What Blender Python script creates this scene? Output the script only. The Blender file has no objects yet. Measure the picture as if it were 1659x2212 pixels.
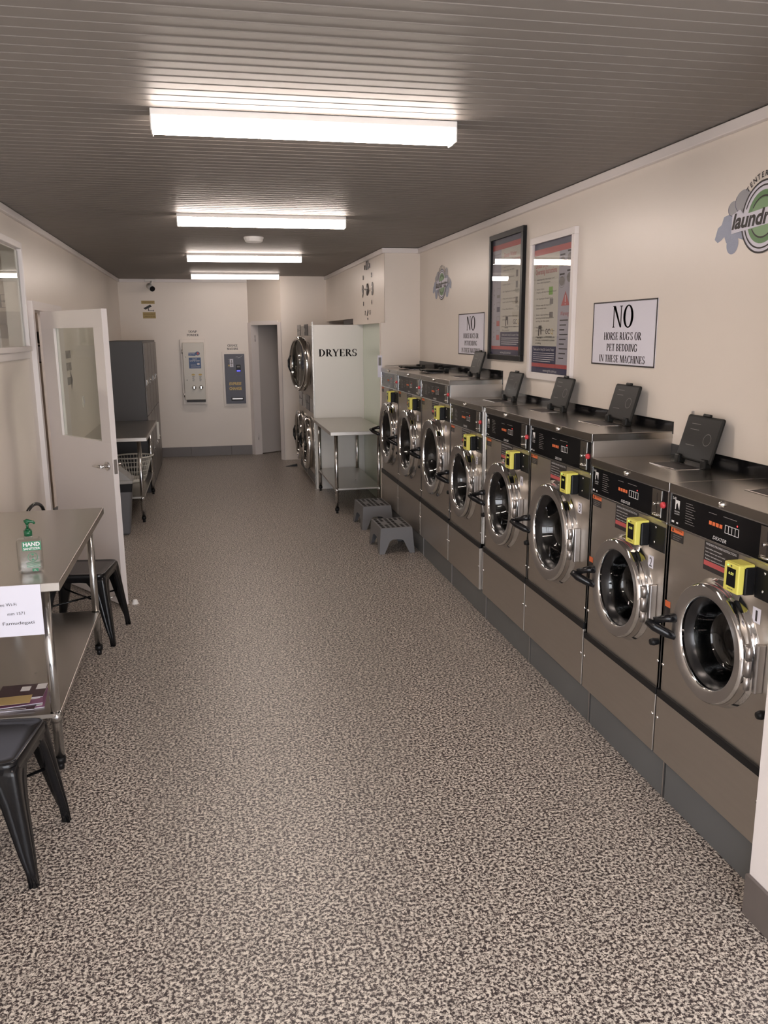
import bpy, bmesh, math, random
from mathutils import Vector, Matrix
random.seed(7)
SC = bpy.context.scene
COL = SC.collection
PI = math.pi
R = math.radians

# ------------------------------------------------------------------ camera
F, YAW, PITCH, ROLL, CH = 1796.3, R(11.7467), R(12.0879), R(-0.4267), 1.874
cam_d = bpy.data.cameras.new('camera'); cam = bpy.data.objects.new('camera', cam_d); COL.objects.link(cam)
fwd = Vector((math.sin(YAW)*math.cos(PITCH), math.cos(YAW)*math.cos(PITCH), -math.sin(PITCH)))
rt = Vector((math.cos(YAW), -math.sin(YAW), 0)); up = rt.cross(fwd)
r2 = rt*math.cos(ROLL)+up*math.sin(ROLL); u2 = -rt*math.sin(ROLL)+up*math.cos(ROLL)
m = Matrix((r2, u2, -fwd)).transposed().to_4x4(); m.translation = Vector((0, 0, CH)); cam.matrix_world = m
cam_d.sensor_fit = 'VERTICAL'; cam_d.sensor_height = 24.0; cam_d.lens = F/2212*24.0
cam_d.clip_start = 0.03; cam_d.clip_end = 100
SC.camera = cam

# ------------------------------------------------------------------ world, exposure
SC.view_settings.view_transform = 'Standard'; SC.view_settings.look = 'None'
SC.view_settings.exposure = 0.25; SC.view_settings.gamma = 1; SC.view_settings.use_curve_mapping = False
W = bpy.data.worlds.new('overcast_sky'); SC.world = W; W.use_nodes = True
W.node_tree.nodes['Background'].inputs[0].default_value = (0.92, 0.88, 1.0, 1)
W.node_tree.nodes['Background'].inputs[1].default_value = 9.0
LAMP = 30.0
pd = bpy.data.lights.new('daylight_portal', 'AREA'); pd.shape = 'RECTANGLE'; pd.size = 3.2; pd.size_y = 2.3
pd.cycles.is_portal = True
po = bpy.data.objects.new('daylight_portal', pd); COL.objects.link(po); po.location = (0.44, -0.98, 1.25)
po.rotation_euler = (R(90), 0, 0)

# ------------------------------------------------------------------ materials
def new_mat(name):
    mt = bpy.data.materials.new(name); mt.use_nodes = True
    return mt, mt.node_tree, mt.node_tree.nodes['Principled BSDF']
def mat(name, col, rough=0.5, metal=0.0, bump=0.0, bscale=60, emis=None, estr=0, var=0.0, spec=None, coat=0):
    mt, nt, b = new_mat(name)
    b.inputs['Base Color'].default_value = (*col, 1); b.inputs['Roughness'].default_value = rough
    b.inputs['Metallic'].default_value = metal
    if spec is not None: b.inputs['Specular IOR Level'].default_value = spec
    if coat: b.inputs['Coat Weight'].default_value = coat; b.inputs['Coat Roughness'].default_value = 0.05
    if emis: b.inputs['Emission Color'].default_value = (*emis, 1); b.inputs['Emission Strength'].default_value = estr
    tc = nt.nodes.new('ShaderNodeTexCoord')
    if var:
        n = nt.nodes.new('ShaderNodeTexNoise'); n.inputs['Scale'].default_value = 3.0; n.inputs['Detail'].default_value = 5
        nt.links.new(tc.outputs['Object'], n.inputs['Vector'])
        mx = nt.nodes.new('ShaderNodeMix'); mx.data_type = 'RGBA'
        mx.inputs[6].default_value = (*[c*(1-var) for c in col], 1); mx.inputs[7].default_value = (*[min(1, c*(1+var)) for c in col], 1)
        nt.links.new(n.outputs['Fac'], mx.inputs[0]); nt.links.new(mx.outputs[2], b.inputs['Base Color'])
    if bump:
        n2 = nt.nodes.new('ShaderNodeTexNoise'); n2.inputs['Scale'].default_value = bscale
        nt.links.new(tc.outputs['Object'], n2.inputs['Vector'])
        bp = nt.nodes.new('ShaderNodeBump'); bp.inputs['Strength'].default_value = bump; bp.inputs['Distance'].default_value = 0.002
        nt.links.new(n2.outputs['Fac'], bp.inputs['Height']); nt.links.new(bp.outputs['Normal'], b.inputs['Normal'])
    return mt
def steel(name, col, rough, stretch, var=0.12):
    mt, nt, b = new_mat(name)
    b.inputs['Metallic'].default_value = 1.0
    tc = nt.nodes.new('ShaderNodeTexCoord'); mp = nt.nodes.new('ShaderNodeMapping'); mp.inputs['Scale'].default_value = stretch
    n = nt.nodes.new('ShaderNodeTexNoise'); n.inputs['Scale'].default_value = 4; n.inputs['Detail'].default_value = 6
    nt.links.new(tc.outputs['Object'], mp.inputs['Vector']); nt.links.new(mp.outputs['Vector'], n.inputs['Vector'])
    mx = nt.nodes.new('ShaderNodeMix'); mx.data_type = 'RGBA'
    mx.inputs[6].default_value = (*[c*(1-var) for c in col], 1); mx.inputs[7].default_value = (*[min(1, c*(1+var)) for c in col], 1)
    nt.links.new(n.outputs['Fac'], mx.inputs[0]); nt.links.new(mx.outputs[2], b.inputs['Base Color'])
    n.inputs['Roughness'].default_value = 0.4
    mr = nt.nodes.new('ShaderNodeMapRange'); mr.inputs['To Min'].default_value = rough-0.015; mr.inputs['To Max'].default_value = rough+0.02
    nt.links.new(n.outputs['Fac'], mr.inputs['Value']); nt.links.new(mr.outputs['Result'], b.inputs['Roughness'])
    return mt
def glassy(name, tint=(1, 1, 1), refl=0.06, rough=0.0, ior=1.5):
    mt = bpy.data.materials.new(name); mt.use_nodes = True; nt = mt.node_tree; nt.nodes.clear()
    out = nt.nodes.new('ShaderNodeOutputMaterial'); mx = nt.nodes.new('ShaderNodeMixShader')
    tr = nt.nodes.new('ShaderNodeBsdfTransparent'); gl = nt.nodes.new('ShaderNodeBsdfGlossy'); fr = nt.nodes.new('ShaderNodeLayerWeight')
    pw = nt.nodes.new('ShaderNodeMath'); pw.operation = 'POWER'; pw.inputs[1].default_value = 5.0
    ma = nt.nodes.new('ShaderNodeMath'); ma.operation = 'MULTIPLY_ADD'; ma.inputs[1].default_value = 1-refl; ma.inputs[2].default_value = refl
    tr.inputs[0].default_value = (*tint, 1); gl.inputs['Roughness'].default_value = rough; fr.inputs['Blend'].default_value = 0.5
    nt.links.new(fr.outputs['Facing'], pw.inputs[0]); nt.links.new(pw.outputs[0], ma.inputs[0]); nt.links.new(ma.outputs[0], mx.inputs[0]); nt.links.new(tr.outputs[0], mx.inputs[1]); nt.links.new(gl.outputs[0], mx.inputs[2])
    nt.links.new(mx.outputs[0], out.inputs[0]); return mt
M = {}
M['wall'] = mat('wall_paint', (0.82, 0.75, 0.675), 0.34, bump=0.25, bscale=25, var=0.02)
M['white'] = mat('white_gloss_paint', (0.84, 0.79, 0.77), 0.35, bump=0.05)
M['green'] = mat('pale_green_splashback', (0.60, 0.68, 0.56), 0.2, var=0.02)
M['ceil'] = mat('ceiling_sheet', (0.235, 0.214, 0.196), 0.50, var=0.03, spec=0.25)
M['tile'] = mat('skirting_tile', (0.135, 0.115, 0.105), 0.35, var=0.2, bump=0.1)
M['grout'] = mat('grout', (0.25, 0.23, 0.21), 0.8)
M['steel'] = steel('brushed_stainless', (0.56, 0.52, 0.475), 0.42, (1, 1, 14), 0.05)
M['steelT'] = steel('table_stainless', (0.52, 0.49, 0.45), 0.28, (.8, .25, .8), 0.05)
M['capst'] = steel('cap_stainless', (0.43, 0.405, 0.37), 0.22, (1, 4, 1), 0.05)
M['tube'] = mat('polished_tube', (0.62, 0.62, 0.62), 0.16, 1.0)
M['chrome'] = mat('chrome', (0.72, 0.71, 0.70), 0.07, 1.0)
M['satin'] = mat('satin_cast_ring', (0.52, 0.50, 0.49), 0.38, 1.0, var=0.03)
M['black'] = mat('black_plastic', (0.010, 0.010, 0.011), 0.38, spec=0.25)
M['panel'] = mat('black_glossy_panel', (0.007, 0.007, 0.008), 0.12, spec=0.25)
M['rubber'] = mat('black_rubber', (0.008, 0.008, 0.009), 0.25)
M['gloss'] = mat('black_gloss_enamel', (0.007, 0.007, 0.008), 0.20, spec=0.35)
M['smoke'] = mat('dark_smoky_plastic', (0.014, 0.014, 0.013), 0.42, var=0.1, spec=0.25)
M['yellow'] = mat('yellow_plastic', (0.72, 0.66, 0.13), 0.42)
M['orange'] = mat('orange_sticker', (0.75, 0.17, 0.06), 0.45)
M['red'] = mat('red_plastic', (0.60, 0.05, 0.06), 0.4)
M['stkred'] = mat('red_print', (0.50, 0.10, 0.10), 0.45)
M['navy'] = mat('navy_print', (0.040, 0.042, 0.10), 0.4)
M['cream'] = mat('cream_print', (0.62, 0.60, 0.53), 0.5)
M['lav'] = mat('lavender_print', (0.42, 0.41, 0.47), 0.5)
M['ink'] = mat('black_ink', (0.030, 0.026, 0.026), 0.5)
M['grey'] = mat('grey_ink', (0.22, 0.21, 0.20), 0.5)
M['paper'] = mat('white_paper', (0.78, 0.77, 0.86), 0.6)
M['whiteink'] = mat('white_ink', (0.75, 0.74, 0.74), 0.5)
M['plinth'] = mat('grey_painted_steel_base', (0.12, 0.125, 0.127), 0.42, var=0.12)
M['locker'] = mat('charcoal_locker_paint', (0.033, 0.030, 0.029), 0.4)
M['lockerd'] = mat('locker_door_paint', (0.15, 0.135, 0.125), 0.35)
M['bin'] = mat('grey_bin_plastic', (0.12, 0.122, 0.13), 0.45)
M['binlid'] = mat('pale_grey_bin_lid', (0.30, 0.30, 0.29), 0.45)
M['basket'] = mat('white_basket_plastic', (0.62, 0.60, 0.54), 0.4)
M['stepm'] = mat('grey_step_plastic', (0.15, 0.15, 0.155), 0.5, bump=0.2, bscale=300)
M['sgreen'] = mat('sticker_green', (0.22, 0.45, 0.08), 0.5)
M['pump'] = mat('green_pump_plastic', (0.005, 0.09, 0.035), 0.3)
M['label'] = mat('green_label', (0.015, 0.20, 0.085), 0.4)
M['gel'] = glassy('clear_bottle', (0.95, 0.96, 0.955))
M['glass'] = glassy('window_glass', (0.94, 0.97, 0.94))
M['doorglass'] = glassy('washer_door_glass', (0.45, 0.46, 0.45), ior=1.5)
M['pglass'] = glassy('poster_glass', (0.97, 0.97, 0.97), ior=1.5)
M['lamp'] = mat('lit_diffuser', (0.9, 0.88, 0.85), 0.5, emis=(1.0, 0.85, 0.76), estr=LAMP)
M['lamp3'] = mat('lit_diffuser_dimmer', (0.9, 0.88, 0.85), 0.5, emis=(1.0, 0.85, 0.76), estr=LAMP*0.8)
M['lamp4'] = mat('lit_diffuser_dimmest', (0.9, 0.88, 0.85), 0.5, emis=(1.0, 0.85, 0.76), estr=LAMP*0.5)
M['hole'] = mat('dark_hole', (0.008, 0.008, 0.008), 0.9, spec=0.0)
M['plastic'] = mat('white_plastic', (0.78, 0.76, 0.73), 0.4)
M['led_g'] = mat('green_led', (0.1, 0.9, 0.2), 0.5, emis=(0.2, 1, 0.25), estr=2.0)
M['led_r'] = mat('red_led', (0.9, 0.05, 0.05), 0.5, emis=(1, 0.05, 0.05), estr=2.0)
M['led_y'] = mat('yellow_digits', (0.6, 0.6, 0.1), 0.5, emis=(0.6, 0.6, 0.15), estr=0.8)
M['led_b'] = mat('blue_screen', (0.05, 0.05, 0.9), 0.5, emis=(0.08, 0.08, 1.0), estr=2.0)
M['dgreen'] = mat('logo_green', (0.12, 0.26, 0.10), 0.4)
M['lgreen'] = mat('logo_light_green', (0.20, 0.36, 0.17), 0.35)
M['lblue'] = mat('logo_blue', (0.26, 0.30, 0.42), 0.3, bump=0.5, bscale=200)
M['lgrey'] = mat('logo_grey_bubble', (0.33, 0.33, 0.36), 0.35)
M['mach'] = mat('slate_machine_paint', (0.075, 0.075, 0.10), 0.4)
M['mach2'] = mat('cream_machine_paint', (0.60, 0.56, 0.48), 0.3)
M['gold'] = mat('gold_lettering', (0.60, 0.42, 0.12), 0.4)
M['blue'] = mat('blue_print', (0.035, 0.085, 0.22), 0.4)
M['tan'] = mat('yellow_notice', (0.42, 0.31, 0.12), 0.5)
M['cover1'] = mat('sandy_magazine_cover', (0.55, 0.40, 0.17), 0.3, var=0.4)
M['cover2'] = mat('dark_magazine_cover', (0.05, 0.02, 0.03), 0.25, var=0.5)
M['cover3'] = mat('purple_magazine_cover', (0.22, 0.09, 0.17), 0.3, var=0.5)
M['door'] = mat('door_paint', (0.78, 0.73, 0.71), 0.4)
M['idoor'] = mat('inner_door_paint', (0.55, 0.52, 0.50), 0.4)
M['dial'] = mat('mirror_black_acrylic', (0.04, 0.03, 0.028), 0.3, 0.0)
M['concrete'] = mat('footpath_concrete', (0.35, 0.35, 0.35), 0.8, var=0.1)

# flake floor
mt, nt, b = new_mat('epoxy_flake_floor'); M['floor'] = mt
tc = nt.nodes.new('ShaderNodeTexCoord')
v = nt.nodes.new('ShaderNodeTexNoise'); v.inputs['Scale'].default_value = 88; v.inputs['Detail'].default_value = 4; v.inputs['Roughness'].default_value = 0.75; v.inputs['Distortion'].default_value = 0.2
nt.links.new(tc.outputs['Object'], v.inputs['Vector'])
cr = nt.nodes.new('ShaderNodeValToRGB'); nt.links.new(v.outputs['Fac'], cr.inputs[0])
el = cr.color_ramp.elements; cr.color_ramp.interpolation = 'LINEAR'
el[0].position = 0.0; el[0].color = (0.045, 0.036, 0.037, 1); el[1].position = 1.0; el[1].color = (0.70, 0.65, 0.58, 1)
for p, c in ((0.445, (0.034, 0.026, 0.027)), (0.48, (0.10, 0.078, 0.072)), (0.505, (0.33, 0.29, 0.25)), (0.54, (0.58, 0.53, 0.465))):
    e = el.new(p); e.color = (*c, 1)
v2 = nt.nodes.new('ShaderNodeTexVoronoi'); v2.inputs['Scale'].default_value = 110
nt.links.new(tc.outputs['Object'], v2.inputs['Vector'])
hs = nt.nodes.new('ShaderNodeHueSaturation'); mr = nt.nodes.new('ShaderNodeMapRange'); sx = nt.nodes.new('ShaderNodeSeparateColor')
nt.links.new(v2.outputs['Color'], sx.inputs[0]); nt.links.new(sx.outputs[0], mr.inputs['Value'])
mr.inputs['To Min'].default_value = 0.72; mr.inputs['To Max'].default_value = 1.18
nt.links.new(mr.outputs['Result'], hs.inputs['Value']); nt.links.new(cr.outputs[0], hs.inputs['Color']); nt.links.new(hs.outputs[0], b.inputs['Base Color'])
b.inputs['Roughness'].default_value = 0.36
bp = nt.nodes.new('ShaderNodeBump'); bp.inputs['Strength'].default_value = 0.25; bp.inputs['Distance'].default_value = 0.002
nt.links.new(v.outputs['Fac'], bp.inputs['Height']); nt.links.new(bp.outputs['Normal'], b.inputs['Normal'])

# ------------------------------------------------------------------ helpers
def tag(o, label=None, cat=None, group=None, kind=None):
    if label: o['label'] = label
    if cat: o['category'] = cat
    if group: o['group'] = group
    if kind: o['kind'] = kind
    return o
def thing(name, label, cat, loc=(0, 0, 0), rz=0, group=None):
    o = bpy.data.objects.new(name, None); COL.objects.link(o); o.location = loc; o.rotation_euler = (0, 0, rz)
    o.empty_display_size = 0.05
    return tag(o, label, cat, group)
class MB:
    def __init__(s): s.b = bmesh.new()
    def box(s, x0, x1, y0, y1, z0, z1, bev=0.0, seg=2, rot=None, piv=None, taper=None):
        vs = []
        for z in (z0, z1):
            for x, y in ((x0, y0), (x1, y0), (x1, y1), (x0, y1)): vs.append(s.b.verts.new((x, y, z)))
        if taper:   # scale of bottom relative to top (tx, ty)
            cx, cy = (x0+x1)/2, (y0+y1)/2
            for q in vs[:4]: q.co.x = cx+(q.co.x-cx)*taper[0]; q.co.y = cy+(q.co.y-cy)*taper[1]
        fs = [s.b.faces.new([vs[i] for i in f]) for f in ((3, 2, 1, 0), (4, 5, 6, 7), (0, 1, 5, 4), (1, 2, 6, 5), (2, 3, 7, 6), (3, 0, 4, 7))]
        if bev:
            es = list({e for f in fs for e in f.edges})
            r = bmesh.ops.bevel(s.b, geom=es, offset=bev, segments=seg, affect='EDGES', profile=0.5)
            vs = list({q for q in r['verts']} | {q for q in vs if q.is_valid})
        if rot is not None:
            bmesh.ops.transform(s.b, matrix=Matrix.Translation(piv) @ rot @ Matrix.Translation(-Vector(piv)), verts=[q for q in vs if q.is_valid])
        return s
    def cyl(s, p0, p1, r0, r1=None, n=20, caps=True):
        r1 = r0 if r1 is None else r1
        p0, p1 = Vector(p0), Vector(p1); d = (p1-p0).normalized()
        a = d.orthogonal().normalized(); c = d.cross(a)
        A = [s.b.verts.new(p0+(a*math.cos(t)+c*math.sin(t))*r0) for t in [2*PI*i/n for i in range(n)]]
        B = [s.b.verts.new(p1+(a*math.cos(t)+c*math.sin(t))*r1) for t in [2*PI*i/n for i in range(n)]]
        for i in range(n):
            f = s.b.faces.new((A[i], A[(i+1) % n], B[(i+1) % n], B[i])); f.smooth = True
        if caps: s.b.faces.new(A[::-1]); s.b.faces.new(B)
        return s
    def tube(s, pts, r, n=10, caps=True, closed=False):
        pts = [Vector(p) for p in pts]; rings = []; N = len(pts); prev = None
        for i, p in enumerate(pts):
            if closed: d = (pts[(i+1) % N]-pts[i-1]).normalized()
            else: d = ((pts[min(i+1, N-1)]-p).normalized()+(p-pts[max(i-1, 0)]).normalized())
            if d.length < 1e-6: d = Vector((0, 0, 1))
            d.normalize()
            a = d.orthogonal().normalized() if prev is None else (prev-d*prev.dot(d)).normalized()
            prev = a; c = d.cross(a); rr = r[i] if isinstance(r, (list, tuple)) else r
            rings.append([s.b.verts.new(p+(a*math.cos(t)+c*math.sin(t))*rr) for t in [2*PI*k/n for k in range(n)]])
        for i in range(N if closed else N-1):
            A, B = rings[i], rings[(i+1) % N]
            for k in range(n):
                f = s.b.faces.new((A[k], A[(k+1) % n], B[(k+1) % n], B[k])); f.smooth = True
        if caps and not closed: s.b.faces.new(rings[0][::-1]); s.b.faces.new(rings[-1])
        return s
    def lathe(s, c, prof, axis='y', n=64, smooth=True, sx=1.0):
        """prof = [(radius, offset along axis)]"""
        c = Vector(c); rings = []
        for r, o in prof:
            rg = []
            for k in range(n):
                t = 2*PI*k/n; a, b_ = math.cos(t)*r*sx, math.sin(t)*r
                q = {'y': Vector((a, o, b_)), 'z': Vector((a, b_, o)), 'x': Vector((o, a, b_))}[axis]
                rg.append(s.b.verts.new(c+q))
            rings.append(rg)
        for A, B in zip(rings, rings[1:]):
            for k in range(n):
                f = s.b.faces.new((A[k], A[(k+1) % n], B[(k+1) % n], B[k])); f.smooth = smooth
        s.last = rings
        return s
    def cap(s, idx=-1): s.b.faces.new(s.last[idx]); return s
    def poly(s, pts):
        s.b.faces.new([s.b.verts.new(p) for p in pts]); return s
    def prism(s, pts, y0, y1):
        """pts (x,z) polygon extruded along y"""
        A = [s.b.verts.new((x, y0, z)) for x, z in pts]; B = [s.b.verts.new((x, y1, z)) for x, z in pts]
        n = len(pts); s.b.faces.new(A); s.b.faces.new(B[::-1])
        for i in range(n): s.b.faces.new((A[i], B[i], B[(i+1) % n], A[(i+1) % n]))
        return s
    def prismz(s, pts, z0, z1):
        A = [s.b.verts.new((x, y, z0)) for x, y in pts]; B = [s.b.verts.new((x, y, z1)) for x, y in pts]
        n = len(pts); s.b.faces.new(A[::-1]); s.b.faces.new(B)
        for i in range(n): s.b.faces.new((A[i], A[(i+1) % n], B[(i+1) % n], B[i]))
        return s
    def build(s, name, m_, parent=None, loc=None, rz=0, recalc=True):
        if recalc: bmesh.ops.recalc_face_normals(s.b, faces=s.b.faces[:])
        me = bpy.data.meshes.new(name); s.b.to_mesh(me); s.b.free()
        for q in (m_ if isinstance(m_, (list, tuple)) else [m_]): me.materials.append(q)
        o = bpy.data.objects.new(name, me); COL.objects.link(o)
        if parent: o.parent = parent
        if loc: o.location = loc
        if rz: o.rotation_euler = (0, 0, rz)
        return o
def box(name, m_, x0, x1, y0, y1, z0, z1, parent=None, bev=0.0, **k):
    return MB().box(x0, x1, y0, y1, z0, z1, bev).build(name, m_, parent)
def struct(o): o['kind'] = 'structure'; return o
def copy_tree(o, parent=None):
    c = o.copy(); COL.objects.link(c)
    if parent: c.parent = parent
    for ch in [q for q in bpy.data.objects if q.parent == o]: copy_tree(ch, c)
    return c

# ------------------------------------------------------------------ lettering (flat marks on panels, facing local -y)
def arc(cx, cy, rx, ry, a0, a1, tx, ty, n=16):
    out = []
    for i in range(n):
        p, q = R(a0+(a1-a0)*i/n), R(a0+(a1-a0)*(i+1)/n)
        o = lambda t: (cx+rx*math.cos(t), cy+ry*math.sin(t)); k = lambda t: (cx+(rx-tx)*math.cos(t), cy+(ry-ty)*math.sin(t))
        out.append([o(p), o(q), k(q), k(p)])
    return out
def rc(x0, y0, x1, y1): return [[(x0, y0), (x1, y0), (x1, y1), (x0, y1)]]
def st(x, t=.14, lo=True, hi=True):
    o = rc(x, 0, x+t, 1)
    if lo: o += rc(x-.05, 0, x+t+.05, .04)
    if hi: o += rc(x-.05, .96, x+t+.05, 1)
    return o
SER = {
 'A': (.74, [[(.05, 0), (.10, 0), (.38, .98), (.33, .98)], [(.30, 1), (.40, 1), (.69, 0), (.53, 0)]]+rc(.19, .30, .55, .35)+rc(0, 0, .2, .04)+rc(.47, 0, .74, .04)),
 'B': (.64, st(.08)+arc(.22, .74, .34, .26, -90, 90, .13, .05)+arc(.22, .25, .39, .25, -90, 90, .14, .05)+rc(.1, .0, .24, .05)+rc(.1, .95, .24, 1)),
 'C': (.70, arc(.40, .5, .38, .52, 40, 320, .15, .06)+rc(.64, .66, .67, .98)+rc(.66, .1, .69, .24)),
 'D': (.74, st(.08)+arc(.22, .5, .47, .5, -90, 90, .15, .05)),
 'E': (.62, st(.08)+rc(.1, 0, .56, .045)+rc(.1, .955, .54, 1)+rc(.1, .48, .42, .525)+rc(.52, 0, .56, .24)+rc(.5, .78, .54, 1)+rc(.39, .4, .42, .6)),
 'G': (.75, arc(.40, .5, .38, .52, 40, 320, .15, .06)+rc(.64, .66, .67, .98)+rc(.56, .05, .69, .42)+rc(.47, .40, .76, .44)),
 'H': (.78, st(.08)+st(.56)+rc(.1, .48, .6, .53)),
 'I': (.32, st(.09)),
 'M': (.94, st(.06, .05)+st(.75)+[[(.06, 1), (.21, 1), (.50, .12), (.43, 0)], [(.43, 0), (.47, .0), (.80, 1), (.74, 1)]]),
 'N': (.76, st(.08, .05)+rc(.63, 0, .68, 1)+rc(.56, .96, .75, 1)+[[(.06, 1), (.22, 1), (.68, 0), (.60, 0)]]),
 'O': (.76, arc(.38, .5, .36, .52, 0, 360, .15, .05, 32)),
 'P': (.62, st(.08)+arc(.22, .72, .36, .28, -90, 90, .14, .05)),
 'R': (.70, st(.08)+arc(.22, .73, .35, .27, -90, 90, .14, .05)+[[(.26, .47), (.40, .50), (.72, 0), (.56, 0)]]+rc(.54, 0, .74, .04)),
 'S': (.56, arc(.28, .74, .24, .27, 40, 270, .11, .06)+arc(.28, .26, .25, .27, -140, 90, .12, .06)+rc(.47, .70, .50, .98)+rc(.04, .03, .07, .30)),
 'T': (.66, st(.26)+rc(.03, .955, .63, 1)+rc(.03, .76, .065, 1)+rc(.595, .76, .63, 1)),
 'U': (.76, rc(.09, .3, .23, 1)+rc(.04, .96, .28, 1)+rc(.61, .3, .66, 1)+rc(.54, .96, .73, 1)+arc(.375, .32, .285, .33, 180, 360, .12, .06)),
 'W': (1.0, [[(.02, 1), (.17, 1), (.36, 0), (.29, 0)], [(.29, 0), (.34, 0), (.53, .95), (.48, .95)], [(.43, 1), (.57, 1), (.74, 0), (.67, 0)], [(.67, 0), (.72, 0), (.96, 1), (.91, 1)]]+rc(0, .96, .22, 1)+rc(.4, .96, .62, 1)+rc(.84, .96, 1, 1)),
 'Y': (.72, rc(.29, 0, .43, .45)+rc(.22, 0, .5, .04)+[[(.02, 1), (.18, 1), (.43, .42), (.29, .42)], [(.36, .44), (.42, .44), (.68, 1), (.62, 1)]]+rc(0, .96, .24, 1)+rc(.56, .96, .74, 1)),
 "'": (.18, [[(.05, 1), (.15, 1), (.11, .68), (.08, .68)]]), ' ': (.30, []),
}
_sans = {}
def sans_polys(s_, bold=0):
    """flat polygons of one line of sans text, cap height 1"""
    if (s_, bold) in _sans: return _sans[(s_, bold)]
    c = bpy.data.curves.new('lettering', 'FONT'); c.body = s_; c.size = 1.0; c.offset = bold
    o = bpy.data.objects.new('lettering', c); COL.objects.link(o)
    dg = bpy.context.evaluated_depsgraph_get(); me = bpy.data.meshes.new_from_object(o.evaluated_get(dg))
    k = 1/0.729
    ps = [[(me.vertices[i].co.x*k, me.vertices[i].co.y*k) for i in p.vertices] for p in me.polygons]
    bpy.data.objects.remove(o); bpy.data.curves.remove(c); bpy.data.meshes.remove(me)
    _sans[(s_, bold)] = ps; return ps
def serif_polys(s_):
    x = 0; ps = []
    for ch in s_:
        w, g = SER[ch]; ps += [[(px+x, py) for px, py in q] for q in g]; x += w+.05
    return ps
class Ink:
    """collects flat polygons on the plane y = const of a local frame"""
    def __init__(s): s.m = MB()
    def text(s, t, x, z, h, w=None, al='c', y=0, serif=False, shear=0, rot=0, bold=0):
        ps = serif_polys(t) if serif else sans_polys(t, bold)
        if serif and bold: ps = ps+[[(px+bold, py) for px, py in q] for q in ps]
        xs = [p[0] for q in ps for p in q]; a, b_ = min(xs), max(xs)
        k = h if w is None else w/(b_-a)
        off = {'c': (a+b_)/2, 'l': a, 'r': b_}[al]
        cr_, sr_ = math.cos(rot), math.sin(rot)
        for q in ps:
            pts = []
            for px, py in q:
                lx, lz = (px-off)*k+shear*(py-.5)*h, (py-.5)*h
                pts.append((x+lx*cr_-lz*sr_, y, z+lx*sr_+lz*cr_))
            try: s.m.poly(pts)
            except ValueError: pass
        return s
    def rect(s, x0, x1, z0, z1, y=0): s.m.poly([(x0, y, z0), (x1, y, z0), (x1, y, z1), (x0, y, z1)]); return s
    def pg(s, pts, y=0): s.m.poly([(a, y, b_) for a, b_ in pts]); return s
    def ring(s, cx, cz, rx, rz, tx, tz, a0=0, a1=360, y=0, n=40):
        for q in arc(cx, cz, rx, rz, a0, a1, tx, tz, n): s.pg(q, y)
        return s
    def disc(s, cx, cz, rx, rz, y=0, n=36): return s.pg([(cx+rx*math.cos(2*PI*i/n), cz+rz*math.sin(2*PI*i/n)) for i in range(n)], y)
    def build(s, name, m_, parent): return s.m.build(name, m_, parent, recalc=False)

# ================================================================== SETTING
XL, XR, YB, ZC = -1.255, 2.144, 13.42, 2.711
XBK = 1.78                                     # bulkhead plane
struct(box('floor', M['floor'], -4.2, 3.4, -3.0, 15.4, -0.10, 0.0))
# ceiling: ribbed metal sheet, ribs run across the room
cb = MB(); per = 0.0768; y = -1.0; prof = []
while y < 15.3:
    prof += [(y, 0), (y+0.067, 0), (y+0.0695, -0.0015), (y+0.0735, -0.0015), (y+0.0760, 0)]; y += per
A = [cb.b.verts.new((-1.42, a, ZC+z)) for a, z in prof]; B = [cb.b.verts.new((3.2, a, ZC+z)) for a, z in prof]
for i in range(len(prof)-1): cb.b.faces.new((A[i], A[i+1], B[i+1], B[i]))
cb.box(-4.2, 3.4, -1.1, 15.4, ZC+0.02, ZC+0.10)
struct(cb.build('ceiling', M['ceil']))
# left wall with window and doorway openings
TH = 0.098; WY0, WY1, WZ0, WZ1 = 4.50, 6.385, 1.807, 2.465; DY0, DY1 = 6.66, 7.48
wl = MB()
wl.box(XL-TH, XL, -1.0, WY0, 0, ZC).box(XL-TH, XL, WY0, WY1, 0, WZ0).box(XL-TH, XL, WY0, WY1, WZ1, ZC)
wl.box(XL-TH, XL, WY1, DY0, 0, ZC).box(XL-TH, XL, DY0, DY1, 2.07, ZC).box(XL-TH, XL, DY1, 15.0, 0, ZC)
struct(wl.build('wall_left', M['wall']))
wf = MB(); fx0, fx1 = XL-0.01, XL+0.035
for a, b_, c_, d_ in ((WY0-.07, WY0, WZ0-.06, WZ1+.06), (WY1, WY1+.035, WZ0-.02, WZ1+.045), (WY0, WY1, WZ1, WZ1+.045)): wf.box(fx0, fx1, a, b_, c_, d_, 0.004)
wf.box(XL-TH-.001, XL, WY1-.012, WY1+.001, WZ0, WZ1).box(XL-TH-.01, XL, WY0-.001, WY0+.012, WZ0, WZ1)
wf.box(XL-TH-.01, XL+.0, WY0, WY1, WZ1-.012, WZ1+.001)
wf.box(XL-.01, XL+.01, WY1-.05, WY1-.012, WZ0+.02, WZ1-.012)
win = struct(wf.build('window_1', M['white']))
MB().box(XL-.02, XL+.04, WY0-.1, WY1+.05, WZ0-.035, WZ0, .005).box(XL-.005, XL+.022, WY0-.08, WY1+.04, WZ0-.085, WZ0-.035, .004).build('window_sill', M['white'], win)
box('window_pane', M['glass'], XL+.010, XL+.013, WY0, WY1-.012, WZ0, WZ1-.012, win)
# door frame of the doorway in the left wall
df = MB()
df.box(XL-TH-.02, XL+.035, DY0-.06, DY0+.003, 0, 2.13, .004).box(XL-TH+.002, XL+.035, DY1-.003, DY1+.40, 0, 2.13, .004).box(XL-TH-.019, XL+.034, DY0, DY1, 2.066, 2.129)
struct(df.build('trim_1', M['white']))
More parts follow.
